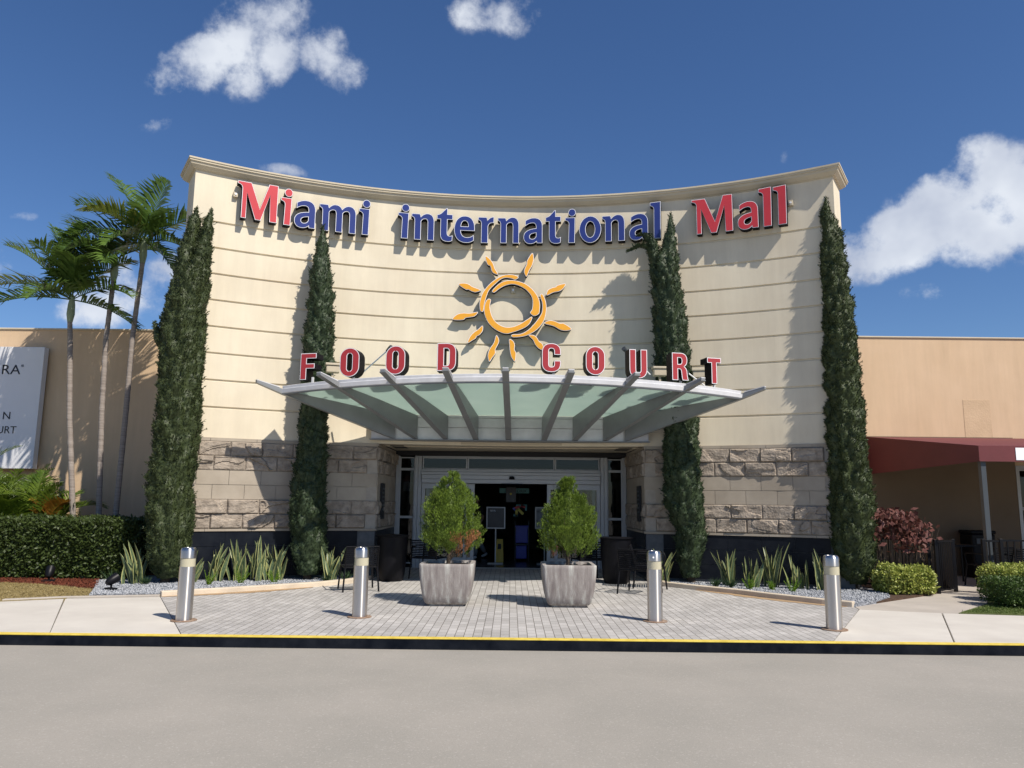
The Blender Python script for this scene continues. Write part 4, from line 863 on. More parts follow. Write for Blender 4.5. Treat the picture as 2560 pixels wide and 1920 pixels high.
# ------------------------------------------------------------------ cypresses
def lumpy(axis, rng, nleaf, seed, ls=1.0):
    """axis: list of (x, y, z, r), dense and ascending; returns a knobbly foliage skin and the leaf tufts on it"""
    A = np.array(axis); n = 72; step = .022; L = np.concatenate([[0], np.cumsum(np.linalg.norm(np.diff(A[:, :3], axis=0), axis=1))]); m = max(8, int(L[-1]/step))
    t = np.linspace(0, L[-1], m+1); P = np.stack([np.interp(t, L, A[:, i]) for i in range(4)], 1); V = np.zeros((m+1, n, 3)); H = np.zeros((m+1, n))
    for i in range(m+1):
        x, y, z, r = P[i]
        for j in range(n):
            a = 2*math.pi*j/n; ca, sa = math.cos(a), math.sin(a)
            q = Vector((x+ca*r*.9, y+sa*r*.9, z))
            w = noise.noise(q*3.0)*.25
            d1 = noise.voronoi(Vector((q.x/.15+w, q.y/.15+seed, q.z/.27-w)))[0][0]; d2 = noise.voronoi(Vector((q.x/.055, q.y/.055+w*3, q.z/.085+seed)))[0][0]
            h = max(0, 1-1.15*d1); h2 = max(0, 1-1.1*d2); k_ = min(1, r/.22)
            big = noise.noise(Vector((q.x*1.3, q.y*1.3+seed, q.z*.9)))*.10
            rr_ = r*(.70+big)+.125*h*k_+.035*h2*k_; V[i, j] = (x+ca*rr_, y+sa*rr_, z+.05*h*k_); H[i, j] = h*.7+h2*.3
    idx = np.arange((m+1)*n).reshape(m+1, n); F = np.stack([idx[:-1], np.roll(idx[:-1], -1, 1), np.roll(idx[1:], -1, 1), idx[1:]], 2).reshape(-1, 4)
    cx, cy = P[:, 0][:, None], P[:, 1][:, None]; O = np.stack([V[..., 0]-cx, V[..., 1]-cy, np.zeros((m+1, n))], 2); O = O/np.maximum(np.linalg.norm(O, axis=2, keepdims=True), 1e-6)
    w = (.12+H)*np.maximum(P[:, 3], .05)[:, None]; k_ = rng.choice((m+1)*n, nleaf, p=(w/w.sum()).ravel()); B = V.reshape(-1, 3)[k_]+rng.normal(size=(nleaf, 3))*.010; o = O.reshape(-1, 3)[k_]
    D = unit(o*.75+np.array([0, 0, .75])+rng.normal(size=(nleaf, 3))*.38); LV, LF = leaves(B-o*.012, D, rng.uniform(.030, .060, nleaf)*ls, rng.uniform(.013, .022, nleaf)*ls, rng)
    # loose sprigs that break the outline
    ns = nleaf//90; k_ = rng.choice((m+1)*n, ns, p=(w/w.sum()).ravel()); B = V.reshape(-1, 3)[k_]; o = O.reshape(-1, 3)[k_]; D = unit(o*.7+np.array([0, 0, .9])+rng.normal(size=(ns, 3))*.2)
    q = 16; tt = rng.random((ns, q, 1)); Q = B[:, None]+D[:, None]*tt*rng.uniform(.05, .12, (ns, 1, 1)); DD = unit((D[:, None]+rng.normal(size=(ns, q, 3))*.45).reshape(-1, 3)); SV, SF = leaves(Q.reshape(-1, 3), DD, rng.uniform(.028, .05, ns*q), .014, rng)
    return (V.reshape(-1, 3), F), cat([(LV, LF), (SV, SF)])
def cypress(rows, yref, y, base, label, seed, mat, n=30000, extra=None):
    k_ = y/yref; rng = np.random.default_rng(seed); bx_ = base*k_
    rows = rows[::-1]; rows = [r for r in rows if r[0] > .12]; ax = []
    for z, a, b in rows:
        w = (b-a)*k_; ax.append(((a+b)/2*k_, y, max(.12, (z-EYE)*k_+EYE), max(.012, w/2*.97-.012)))
    ax = [(ax[0][0], y, .12, .16)]+ax
    t = thing('cypress_tree', label, 'tree', (bx_, y, 0), 'slender cypress trees against the curved wall')
    sk = []; lf = []
    for a_, nl in [(ax, n)]+[(e[0], e[1]) for e in (extra or [])]:
        q, l_ = lumpy(a_, rng, nl, seed); sk.append(q); lf.append(l_)
    off = np.array([bx_, y, 0])
    V, F = cat(sk); npmesh('inner_foliage', V-off, F, mat, t); V, F = cat(lf); npmesh('crown', V-off, F, mat, t)
    b = MB(); b.tube([(0, 0, 0), (0, 0, .3), (ax[2][0]-bx_, 0, 1.0)], [.09, .07, .06], 10)
    for i in range(10):
        a_ = i*.63; b.tube([(0, 0, .03+.02*i), (.10*math.cos(a_), .10*math.sin(a_), .2), (.16*math.cos(a_), .16*math.sin(a_), .5)], [.02, .015, .006], 5)
    b.build('trunk', 'wood_bark', t, local=True)
    return t
T0 = [(8.02, -6.50, -6.40), (7.91, -6.92, -6.55), (7.2, -7.23, -6.60), (6.3, -7.39, -6.56), (5.41, -7.58, -6.55), (3.67, -7.55, -6.5), (2.0, -7.60, -6.54), (.9, -7.52, -6.50), (.36, -7.47, -6.53), (0, -7.3, -6.7)]
T1 = [(7.70, -4.31, -4.27), (7.1, -4.42, -4.14), (6.5, -4.49, -4.02), (5.45, -4.58, -3.91), (4.6, -4.64, -3.88), (3.41, -4.61, -3.94), (2.4, -4.68, -3.92), (1.44, -4.75, -3.88), (.46, -4.60, -3.87), (0, -4.4, -4.05)]
T2 = [(7.85, 3.44, 3.47), (7.42, 3.28, 3.53), (7.1, 3.02, 3.56), (6.48, 2.99, 3.60), (5.45, 2.97, 3.79), (4.5, 3.0, 3.90), (3.45, 3.17, 3.98), (2.47, 3.15, 4.01), (1.53, 3.18, 4.05), (.9, 3.40, 4.08), (.5, 3.45, 3.95), (0, 3.6, 3.85)]
T3 = [(7.9, 6.43, 6.46), (7.6, 6.32, 6.53), (7.17, 6.30, 6.69), (6.2, 6.26, 6.79), (5.23, 6.22, 6.90), (3.37, 6.18, 6.99), (2.45, 6.16, 7.03), (1.57, 6.13, 7.08), (.68, 6.17, 7.05), (.3, 6.3, 6.95), (0, 6.4, 6.8)]
T0 = [(7.0, -6.80, -6.62)]+[r for r in T0 if r[0] < 6.9]
cypress(T0, 16.097, 14.95, -7.05, 'broad cypress with a forked tip at the left corner of the curved wall', 21, 'cypress_leaf', 46000,
        extra=[([(-6.36, 14.95, 5.9, .18), (-6.28, 14.93, 6.6, .14), (-6.22, 14.93, 7.1, .10), (-6.17, 14.93, 7.45, .01)], 3500), ([(-6.62, 14.95, 6.0, .20), (-6.56, 14.95, 6.7, .16), (-6.50, 14.95, 7.2, .10), (-6.48, 14.95, 7.48, .01)], 3500),
               ([(-6.8, 14.95, 4.5, .15), (-7.02, 14.95, 4.75, .12), (-7.15, 14.95, 5.08, .02)], 900)])
cypress(T1, 16.497, 15.84, -4.25, 'thin cypress rising through the left side of the canopy', 22, 'cypress_blue', 30000)
cypress([(7.95, 3.44, 3.47)]+[(7.5, 3.34, 3.54), (7.0, 3.18, 3.57)]+[r for r in T2 if r[0] < 6.6], 16.139, 16.14, 3.72, 'cypress with a bent side tip rising through the right side of the canopy', 23, 'cypress_blue', 34000,
        extra=[([(3.2, 16.15, 6.2, .16), (3.12, 16.2, 6.9, .14), (3.04, 16.2, 7.3, .11), (2.9, 16.2, 7.46, .08), (2.72, 16.2, 7.44, .02)], 3000), ([(3.05, 16.2, 7.15, .10), (2.8, 16.2, 7.22, .08), (2.5, 16.2, 7.08, .015)], 1500)])
cypress(T3, 15.056, 15.2, 6.56, 'tall narrow cypress at the right corner of the curved wall', 24, 'cypress_leaf', 40000)

# ------------------------------------------------------------------ palms
def frond_mesh(az, el, L, droop, rng, nl=34, ll=.72, lw=.066, vee=.5, ldroop=.5, roll=0., stem=.12):
    d = np.array([math.cos(az)*math.cos(el), math.sin(az)*math.cos(el), math.sin(el)]); pts = [np.zeros(3)]; m = 16; dirs = [d]
    for i in range(m):
        d = d+np.array([0, 0, -droop/m*(.4+1.4*i/m)]); d = d/np.linalg.norm(d); pts.append(pts[-1]+d*L/m); dirs.append(d)
    pts = np.array(pts); dirs = np.array(dirs); h = np.array([-math.sin(az), math.cos(az), 0.])
    parts = []
    ts = np.linspace(stem, 1, nl); ix = ts*m; i0 = np.clip(ix.astype(int), 0, m-1); fr_ = (ix-i0)[:, None]; P = pts[i0]*(1-fr_)+pts[i0+1]*fr_; T = unit(dirs[i0]); 
    up = unit(np.cross(T, h[None])*-1); up = np.where(up[:, 2:3] < 0, -up, up); hh = h*math.cos(roll)
    for sd in (-1, 1):
        ln = ll*np.sin(np.pi*np.clip(ts*.86+.16, 0, 1))**.55*rng.uniform(.85, 1.1, nl)
        D = unit(T*(.55+.5*ts[:, None])+sd*h[None]*1.0+up*vee+rng.normal(size=(nl, 3))*.08)
        A = P; B = P+D*(ln*.5)[:, None]; D2 = unit(D+np.array([0, 0, -ldroop])*rng.uniform(.5, 1.4, (nl, 1))); E_ = B+D2*(ln*.5)[:, None]
        w = unit(np.cross(D, up))*0+unit(T+.0*up)*lw/2
        V = np.stack([A-w*.4, A+w*.4, B+w, B-w, E_+w*.12, E_-w*.12], 1).reshape(-1, 3); k_ = np.arange(nl)*6
        F = np.concatenate([np.stack([k_, k_+1, k_+2, k_+3], 1), np.stack([k_+3, k_+2, k_+4, k_+5], 1)]); parts.append((V, F))
    # rachis as a thin square bar
    r_ = np.linspace(.016, .004, m+1)[:, None]; upm = unit(np.cross(unit(dirs), h[None])); V = np.concatenate([pts+h*r_, pts+upm*r_, pts-h*r_, pts-upm*r_]); n1 = m+1; F = []
    for s_ in range(4):
        for i in range(m): F.append((s_*n1+i, s_*n1+i+1, ((s_+1) % 4)*n1+i+1, ((s_+1) % 4)*n1+i))
    parts.append((V, np.array(F))); return cat(parts)
def palm(trunk, label, seed, fronds, yellow=()):
    rng = np.random.default_rng(seed); b = trunk[0]; t = thing('palm_tree', label, 'palm tree', b, 'palms before the left wing')
    tp = Vector(trunk[-1]); n = len(trunk)
    # ringed trunk
    pts = []; rad = []; seg = 90
    def at(u_):
        u_ = u_*(n-1); i = min(int(u_), n-2); return Vector(trunk[i]).lerp(Vector(trunk[i+1]), u_-i)
    for i in range(seg+1):
        u_ = i/seg; pts.append(at(u_)); rad.append((.062-.012*u_)*(1+.07*(i % 3 == 0))+(.03*max(0, .04-u_)/.04))
    MB().tube(pts, rad, 12).build('trunk', 'palm_bark', t)
    MB().tube([tp, tp+Vector((0, 0, .18)), tp+Vector((0, 0, .4)), tp+Vector((0, 0, .62))], [.055, .085, .075, .04], 12).build('crown_shaft', 'palm_shaft', t, smooth=True)
    for k_, (az, el, L, dr) in enumerate(fronds):
        V, F = frond_mesh(R(az), R(el), L, dr, rng, roll=rng.uniform(-.3, .3)); V = V+np.array([tp.x-b[0], tp.y-b[1], tp.z-b[2]+.52])
        npmesh('frond', V, F, 'palm_yellow' if k_ in yellow else 'palm_leaf', t)
palm([(-9.56, 17.0, 0), (-9.56, 17.0, 1.2), (-9.85, 17.0, 3.4), (-10.0, 17.0, 5.1), (-10.05, 17.0, 5.55)], 'left palm of three, shortest crown, nearest the white board', 5,
     [(175, 74, 1.9, .55), (350, 86, 1.75, .25), (190, 52, 2.0, .75), (355, 50, 1.7, .9), (185, 27, 2.0, .9), (200, 5, 1.9, .8), (345, 22, 1.75, 1.0), (240, 62, 1.5, .9), (300, 55, 1.4, 1.2), (5, -8, 1.7, .7), (260, 15, 1.4, 1.2)], (4,))
palm([(-9.02, 17.1, 0), (-9.05, 17.1, 1.2), (-9.2, 17.1, 3.6), (-9.25, 17.1, 5.2), (-9.2, 17.1, 6.55)], 'middle palm of three, its crown tangled behind the others', 6,
     [(172, 52, 1.7, .9), (183, 28, 1.6, .9), (195, 6, 1.4, .8), (20, 40, 1.2, 1.3), (240, 20, 1.3, 1.2), (290, 10, 1.5, 1.3), (200, -10, 1.6, .9)], ())
palm([(-8.63, 17.0, 0), (-8.63, 17.0, 1.2), (-8.6, 17.0, 3.6), (-8.6, 17.0, 5.2), (-8.52, 17.0, 6.95)], 'right palm of three, tallest, next to the forked cypress', 7,
     [(172, 70, 2.0, 1.1), (185, 46, 1.9, .9), (350, 74, 1.55, .35), (355, 36, 1.5, .7), (345, 4, 1.4, .9), (190, 20, 1.8, .9), (230, 40, 1.5, 1.2), (300, 40, 1.4, 1.3), (255, 5, 1.3, 1.2), (340, -28, 1.2, .6), (200, -18, 1.3, .7)], (6,))
def areca(loc, label, seed, n, hmax, az0, az1, orange=0):
    rng = np.random.default_rng(seed); t = thing('areca_palm', label, 'palm', loc, 'bushy palms beside the left hedge')
    for k_ in range(n):
        az = R(rng.uniform(az0, az1)); el = R(rng.uniform(45, 86)); L = hmax*rng.uniform(.6, 1.0)
        V, F = frond_mesh(az, el, L, rng.uniform(1.2, 2.0), rng, nl=42, ll=.50, lw=.034, vee=.35, ldroop=.35, stem=.25); V = V+np.array([rng.uniform(-.25, .25), rng.uniform(-.25, .25), rng.uniform(.3, .8)])
        npmesh('frond', V, F, 'areca_orange' if k_ < orange else 'areca_leaf', t)
areca((-10.9, 17.1, 0), 'bushy feather palm under the white board', 31, 38, 2.0, 0, 360, 0)
areca((-10.25, 16.9, .35), 'low orange tipped feather palm beside the shortest palm trunk', 32, 16, 1.3, -60, 200, 3)
areca((-11.4, 15.2, 0), 'dense feather palm cut by the left edge of the picture', 33, 26, 2.0, -60, 240)
areca((-11.9, 16.4, .2), 'tall feather palm in front of the white board at the far left', 34, 26, 2.4, 0, 360)

# ------------------------------------------------------------------ hedges and shrubs
def hedge(x0, x1, y0, y1, z0, z1, label, seed, mat, n, ls=.055, rough=.05, name='hedge', extra=None, grp=None):
    rng = np.random.default_rng(seed); t = thing(name, label, 'hedge', ((x0+x1)/2, (y0+y1)/2, 0), grp); c_ = np.array([(x0+x1)/2, (y0+y1)/2, 0]); sx, sy, sz = x1-x0, y1-y0, z1-z0
    ar = np.array([sx*sy*1.3, sx*sz*1.6, sx*sz*.3, sy*sz, sy*sz]); f = rng.choice(5, n, p=ar/ar.sum()); u_ = rng.random(n); w_ = rng.random(n); P = np.zeros((n, 3)); Nn = np.zeros((n, 3))
    for k_, (fx, nn) in enumerate([(lambda a, b: (x0+a*sx, y0+b*sy, z1+0*a), (0, 0, 1)), (lambda a, b: (x0+a*sx, y0+0*a, z0+b*sz), (0, -1, 0)), (lambda a, b: (x0+a*sx, y1+0*a, z0+b*sz), (0, 1, 0)), (lambda a, b: (x0+0*a, y0+a*sy, z0+b*sz), (-1, 0, 0)), (lambda a, b: (x1+0*a, y0+a*sy, z0+b*sz), (1, 0, 0))]):
        i = f == k_; P[i] = np.stack(fx(u_[i], w_[i]), 1); Nn[i] = nn
    # round the corners
    h = np.array([sx/2, sy/2, sz/2]); cc = np.array([(x0+x1)/2, (y0+y1)/2, (z0+z1)/2]); q = (P-cc); rr_ = min(.16, sz*.3); inner = np.clip(q, -(h-rr_), h-rr_); dd = q-inner; ln = np.linalg.norm(dd, axis=1, keepdims=True); P = cc+inner+np.where(ln > 1e-6, dd/np.maximum(ln, 1e-6)*np.minimum(ln, rr_), 0)
    lump = np.sin(P[:, 0]*5+P[:, 2]*3+seed)*np.sin(P[:, 1]*4+P[:, 2]*5)*rough*.6
    P = P+Nn*(lump+rng.normal(size=n)*rough*.5)[:, None]-Nn*(rng.random(n)**2*.07)[:, None]; P[:, 2] = np.maximum(P[:, 2], .03)
    D = unit(Nn*.5+rng.normal(size=(n, 3))*.8+np.array([0, 0, .15])); V, F = leaves(P-c_, D, rng.uniform(.7, 1.2, n)*ls, rng.uniform(.45, .6, n)*ls, rng); npmesh('foliage', V, F, mat, t)
    MB().box(x0+.07, x1-.07, y0+.07, y1-.07, z0+.02, z1-.07).build('inner_foliage', mat, t, bev=.1)
    b = MB(); rr2 = random.Random(seed)
    for _ in range(int(sx*6)): x_ = rr2.uniform(x0+.1, x1-.1); y_ = rr2.uniform(y0+.1, y1-.1); b.tube([(x_, y_, 0), (x_+rr2.uniform(-.1, .1), y_, z0+.3)], .012, 5)
    b.build('stem', 'wood_bark', t)
    return t
hedge(-10.45, -7.52, 15.45, 16.7, .02, 1.17, 'large clipped dark green hedge at the left of the entrance', 41, 'hedge_leaf', 21000, .075)
hedge(-13.2, -10.5, 14.9, 16.2, .1, .85, 'lower dark hedge at the left edge, beyond the large hedge', 42, 'hedge_leaf', 9000, .06)
hedge(-7.75, -6.75, 16.5, 17.3, .02, 1.2, 'strip of dark hedge in the shade behind the forked cypress', 43, 'hedge_leaf', 5000, .06)
hedge(6.92, 7.42, 14.38, 14.95, .02, .45, 'yellow variegated shrub right of the tall narrow cypress', 44, 'varieg_leaf', 9000, .058, .07, 'variegated_shrub', grp='yellow variegated shrubs')
hedge(7.36, 7.84, 14.48, 15.0, .02, .46, 'greener variegated shrub beside the open iron gate', 45, 'varieg_leaf', 8000, .058, .07, 'variegated_shrub', grp='yellow variegated shrubs')
hedge(8.0, 11.5, 12.72, 13.5, .04, .46, 'clipped low green hedge at the right edge of the picture', 46, 'clipped_leaf', 16000, .04, .03)
hedge(8.42, 11.5, 13.52, 14.2, .04, .60, 'yellow topped variegated hedge behind the clipped green one at right', 47, 'varieg_leaf', 12000, .055, .06, 'variegated_hedge')
def copperbush():
    rng = np.random.default_rng(51); t = thing('copperleaf_shrub', 'red brown copperleaf shrub with drooping leaves behind the variegated shrubs', 'shrub', (7.5, 15.3, 0))
    n = 800; u_ = rng.random(n); a = rng.uniform(0, 6.283, n)
    cx = np.where(u_ < .75, rng.uniform(6.9, 7.9, n), rng.uniform(7.55, 8.15, n)); z = np.where(cx < 7.9, rng.uniform(1.0, 1.62, n)-.2*np.abs(cx-7.45), rng.uniform(1.0, 1.42, n)-.2*(cx-7.9)); y = 15.35+rng.normal(size=n)*.28
    P = np.stack([cx-7.5, y-15.3, z], 1); D = unit(np.stack([rng.normal(size=n)*.6, rng.normal(size=n)*.6-.25, -.5+rng.normal(size=n)*.35], 1)); V, F = leaves(P, D, rng.uniform(.10, .17, n), rng.uniform(.06, .10, n), rng)
    m = 60; P = np.stack([rng.uniform(7.3, 8.0, m)-7.5, rng.uniform(-.5, -.2, m), rng.uniform(.75, 1.0, m)], 1); D = unit(np.stack([rng.normal(size=m)*.7, rng.normal(size=m)*.5-.4, rng.normal(size=m)*.4], 1)); V2, F2 = leaves(P, D, .13, .07, rng)
    V, F = cat([(V, F), (V2, F2)]); npmesh('foliage', V, F, 'copper_leaf', t)
    b = MB(); rr_ = random.Random(5)
    for _ in range(26): x_ = rr_.uniform(-.5, .8); b.tube([(x_*.6, rr_.uniform(-.1, .2), 0), (x_*.9, rr_.uniform(-.2, .2), .6), (x_*1.1, rr_.uniform(-.2, .2), 1.2)], [.014, .010, .005], 5)
    b.build('stem', 'wood_bark', t, local=True)
copperbush()
# snake plants
def snake(x, y, n, h, label, seed, z=.03):
    rr_ = random.Random(seed); t = thing('snake_plant', label, 'plant', (x, y, z), 'snake plants in the gravel beds'); b = MB()
    for _ in range(n):
        a = rr_.uniform(0, 6.28); q = rr_.uniform(0, .17); H_ = h*rr_.uniform(.45, 1.05); w = rr_.uniform(.034, .052); ln = rr_.uniform(.05, .5); az = rr_.uniform(0, 6.28); tw = rr_.uniform(-1.2, 1.2); ph = rr_.uniform(0, 3.14); m = 9
        vs = []
        for i in range(m+1):
            t_ = i/m; c_ = Vector((q*math.cos(a)+ln*H_*t_**1.5*math.cos(az), q*math.sin(a)+ln*H_*t_**1.5*math.sin(az), H_*t_)); ww = w*(.55+1.3*t_ if t_ < .35 else 1.0*(1-((t_-.35)/.65)**2.2)**.8 if t_ < 1 else .02); an = ph+tw*t_
            dx = Vector((math.cos(an), math.sin(an), 0)); dn = Vector((-math.sin(an), math.cos(an), 0))
            for k_, e in ((-1, .35), (-.68, .1), (0, -.12), (.68, .1), (1, .35)): vs.append(c_+dx*ww*k_+dn*ww*e)
        fs = []; ms = []
        for i in range(m):
            for k_ in range(4): fs.append((i*5+k_, i*5+k_+1, (i+1)*5+k_+1, (i+1)*5+k_)); ms.append(1 if k_ in (0, 3) else 0)
        k0 = len(b.v); b.v += [tuple(v_) for v_ in vs]; b.f += [tuple(i+k0 for i in f_) for f_ in fs]; b.m += ms
    b.build('leaf_blades', ['snake_green', 'snake_edge'], t, local=True, smooth=True); return t
for i, (x, y, n, h, lab) in enumerate([(-7.05, 14.7, 9, .78, 'snake plant alone beside the left bollard side hedge end'), (-6.10, 15.1, 6, .70, 'snake plant just right of the forked cypress'), (-5.75, 15.35, 9, .72, 'snake plant behind the first lime fern of the left bed'),
    (-5.35, 15.45, 10, .80, 'snake plant second from the forked cypress'), (-4.98, 15.5, 11, .86, 'tall snake plant in the middle of the left bed'), (-4.66, 15.65, 9, .78, 'snake plant left of the thin cypress'), (-3.62, 15.75, 8, .66, 'yellow edged snake plant between the thin cypress and the left chair'),
    (3.12, 15.95, 7, .66, 'shaded snake plant beside the right pier, left of the bent cypress'), (4.35, 15.6, 7, .72, 'snake plant right of the bent cypress'), (4.75, 15.3, 8, .60, 'snake plant in the middle of the right bed'), (5.10, 15.3, 9, .85, 'tall snake plant in the middle of the right bed'), (5.55, 15.1, 8, .66, 'snake plant left of the rightmost bollard'), (5.95, 14.95, 8, .74, 'snake plant next to the tall narrow cypress')]):
    snake(x, y, int(n*1.9), h, lab, 60+i)
def fern(x, y, r_, h, label, seed, mat='fern_leaf', name='foxtail_fern', n=13, grp='lime foxtail ferns in the gravel beds'):
    rng = np.random.default_rng(seed); t = thing(name, label, 'plant', (x, y, .03), grp); parts = []
    for _ in range(n):
        a = rng.uniform(0, 6.283); le = rng.uniform(.15, .8); d = np.array([math.cos(a)*le, math.sin(a)*le, 1]); d = d/np.linalg.norm(d); L = h*rng.uniform(.6, 1.05); m = 110; tt = rng.random(m); P = d[None]*(tt*L)[:, None]+np.array([math.cos(a), math.sin(a), 0])*r_*.25
        D = unit(rng.normal(size=(m, 3))+d[None]*.8); parts.append(leaves(P, D, .032*(1.1-tt*.8), .007, rng))
    V, F = cat(parts); npmesh('foliage', V, F, mat, t)
for i, (x, y, lab) in enumerate([(-5.62, 14.7, 'lime foxtail fern nearest the left bollard'), (-5.15, 15.05, 'larger lime foxtail fern in the middle of the left bed'), (-4.55, 15.2, 'lime foxtail fern left of the thin cypress'), (-3.62, 15.5, 'small dark green fern below the yellow edged snake plant'),
    (4.55, 14.95, 'lime foxtail fern in the middle of the right bed'), (5.25, 14.65, 'lime foxtail fern left of the rightmost bollard'), (4.95, 14.85, 'low lime foxtail fern of the right bed')]):
    fern(x, y, .1, [.30, .36, .30, .22, .28, .30, .2][i], lab, 80+i, 'tuft_leaf' if i == 3 else 'fern_leaf')
def tuft(x, y, h, label, seed):
    rng = np.random.default_rng(seed); t = thing('grass_tuft', label, 'plant', (x, y, .03), 'dark grass tufts in the gravel beds'); m = 70
    a = rng.uniform(0, 6.283, m); D = unit(np.stack([np.cos(a)*rng.uniform(.2, 1.1, m), np.sin(a)*rng.uniform(.2, 1.1, m), np.ones(m)], 1)); V, F = leaves(rng.normal(size=(m, 3))*np.array([.02, .02, 0]), D, rng.uniform(.6, 1.1, m)*h, .012, rng); npmesh('foliage', V, F, 'tuft_leaf', t)
for i, (x, y, h, lab) in enumerate([(-7.45, 14.75, .30, 'dark grass tuft left of the lone snake plant'), (-6.75, 14.6, .22, 'dark grass tuft right of the lone snake plant'), (-3.3, 15.75, .24, 'dark grass tuft behind the left chair'), (4.0, 15.3, .22, 'dark grass tuft at the foot of the bent cypress'), (4.25, 15.15, .26, 'dark grass tuft between the bent cypress and the ferns')]):
    tuft(x, y, h, lab, 90+i)
# pebbles: crushed grey gravel
def inpoly(x, y, poly):
    c_ = False; j = len(poly)-1
    for i in range(len(poly)):
        if (poly[i][1] > y) != (poly[j][1] > y) and x < (poly[j][0]-poly[i][0])*(y-poly[i][1])/(poly[j][1]-poly[i][1])+poly[i][0]: c_ = not c_
        j = i
    return c_
def pebbles(poly, n, seed, xr, yr):
    rng = np.random.default_rng(seed); P = []
    while len(P) < n:
        x, y = rng.uniform(*xr), rng.uniform(*yr)
        if inpoly(x, y, poly): P.append((x, y, .03+rng.uniform(0, .012)))
    P = np.array(P); base = np.array([(1, 0, 0), (-1, 0, 0), (0, 1, 0), (0, -1, 0), (0, 0, 1), (0, 0, -1)], float); f = np.array([(0, 2, 4), (2, 1, 4), (1, 3, 4), (3, 0, 4), (2, 0, 5), (1, 2, 5), (3, 1, 5), (0, 3, 5)])
    s_ = rng.uniform(.010, .022, (n, 1, 1)); a = rng.uniform(0, 6.28, n); J = base[None]*s_*rng.uniform(.6, 1.3, (n, 6, 1)); ca, sa = np.cos(a)[:, None], np.sin(a)[:, None]; V = np.stack([J[..., 0]*ca-J[..., 1]*sa, J[..., 0]*sa+J[..., 1]*ca, J[..., 2]*.8+J[..., 0]*.3], 2)+P[:, None]
    F = (f[None]+np.arange(n)[:, None, None]*6).reshape(-1, 3); o = npmesh('gravel', V.reshape(-1, 3), F, 'pebble'); return o
gl1 = LB+[(-2.93, 16.6), (-6.6, 15.2), (-7.7, 15.6), (-8.04, 15.3), (-7.38, 14.02), (-6.97, 13.1), (-5.95, 13.3)]
tag(pebbles(gl1, 13000, 1, (-8.05, -2.9), (13.1, 16.6)), 'crushed pale grey gravel covering the left bed', 'gravel', kind='stuff')
gl2 = RB+[(6.2, 13.35), (6.75, 14.0), (7.0, 14.6), (6.6, 15.1), (2.93, 16.6)]
tag(pebbles(gl2, 9000, 2, (2.9, 7.1), (12.8, 16.6)), 'crushed pale grey gravel covering the right bed', 'gravel', kind='stuff')
def grass(poly, n, seed, xr, yr, mat, h, label, flatk=.8, w=.008, z=.01):
    rng = np.random.default_rng(seed); P = []
    while len(P) < n:
        x, y = rng.uniform(*xr), rng.uniform(*yr)
        if inpoly(x, y, poly): P.append((x, y, z))
    P = np.array(P); D = unit(np.stack([rng.normal(size=n)*flatk, rng.normal(size=n)*flatk, np.ones(n)*.6], 1)); V, F = leaves(P, D, rng.uniform(.5, 1.2, n)*h, w, rng); tag(npmesh('grass', V, F, mat), label, 'grass', kind='stuff')
grass([(-6.97, 13.1), (-7.38, 14.02), (-8.74, 14.75), (-9.65, 14.95), (-11, 14.9), (-11, 11.2), (-10, 11.41), (-7.98, 12.45), (-7.22, 12.9)], 16000, 5, (-10.9, -6.9), (11.9, 15), 'grass_dry', .045, 'dry straw coloured grass between the pavement and the hedge')
grass([(6.98, 12.24), (7.84, 12.1), (11, 12.05), (11, 12.75), (8.4, 12.75), (8.2, 13.3)], 6000, 6, (6.9, 11), (12.05, 13.4), 'grass_green', .05, 'thin green grass in front of the low hedge at right')
grass([(-7.38, 14.02), (-8.04, 15.45), (-13, 15.45), (-13, 14.95), (-9.65, 14.98), (-8.74, 14.78)], 9000, 7, (-12, -7.3), (14, 15.5), 'mulch_red', .05, 'loose red bark chips along the foot of the large hedge', .9, .016, .03)

# ------------------------------------------------------------------ uplights
def uplight(x, y, label, rot, tilt):
    t = thing('garden_spotlight', label, 'spotlight', (x, y, .03), 'black garden spotlights'); t.rotation_euler = (0, 0, rot)
    MB().box(-.11, .11, -.06, .06, 0, .045).build('base', 'black_iron', t, bev=.008, local=True)
    b = MB(); b.tube([(0, 0, .04), (0, 0, .12)], .018, 8); b.build('stem', 'black_iron', t, local=True)
    c_, s_ = math.cos(tilt), math.sin(tilt); f = lambda q: (0, q[0]*c_, .17+q[0]*s_) 
    MB().tube([f((-.10,)), f((-.06,)), f((.02,)), f((.11,))], [.035, .065, .08, .085], 16).build('head', 'black_iron', t, local=True, smooth=True)
uplight(-8.75, 14.95, 'black spotlight on the red mulch before the large hedge', .3, .9)
uplight(-6.95, 13.75, 'black spotlight on the grey gravel near the left pavement', -.6, .5)

# ------------------------------------------------------------------ round pots beside the doors
def pot(x, y, label, r=.335):
    t = thing('round_bin', label, 'bin', (x, y, 0), 'black drum shaped bins beside the doors')
    MB().lathe([(.235*r/.335, 0), (.25*r/.335, .03), (.275*r/.335, .15), (.30*r/.335, .45), (.315*r/.335, .85), (.32*r/.335, .89)], n=40).build('drum', 'black_pot', t, smooth=True, local=True)
    MB().lathe([(r, .895), (r+.015, .905), (r+.015, .918), (r*.9, .926), (.02, .928)], n=40).build('lid', 'black_pot', t, smooth=True, local=True)
pot(-2.44, 16.15, 'black drum bin left of the doors'); pot(2.18, 16.15, 'black drum bin right of the doors, partly behind a chair')

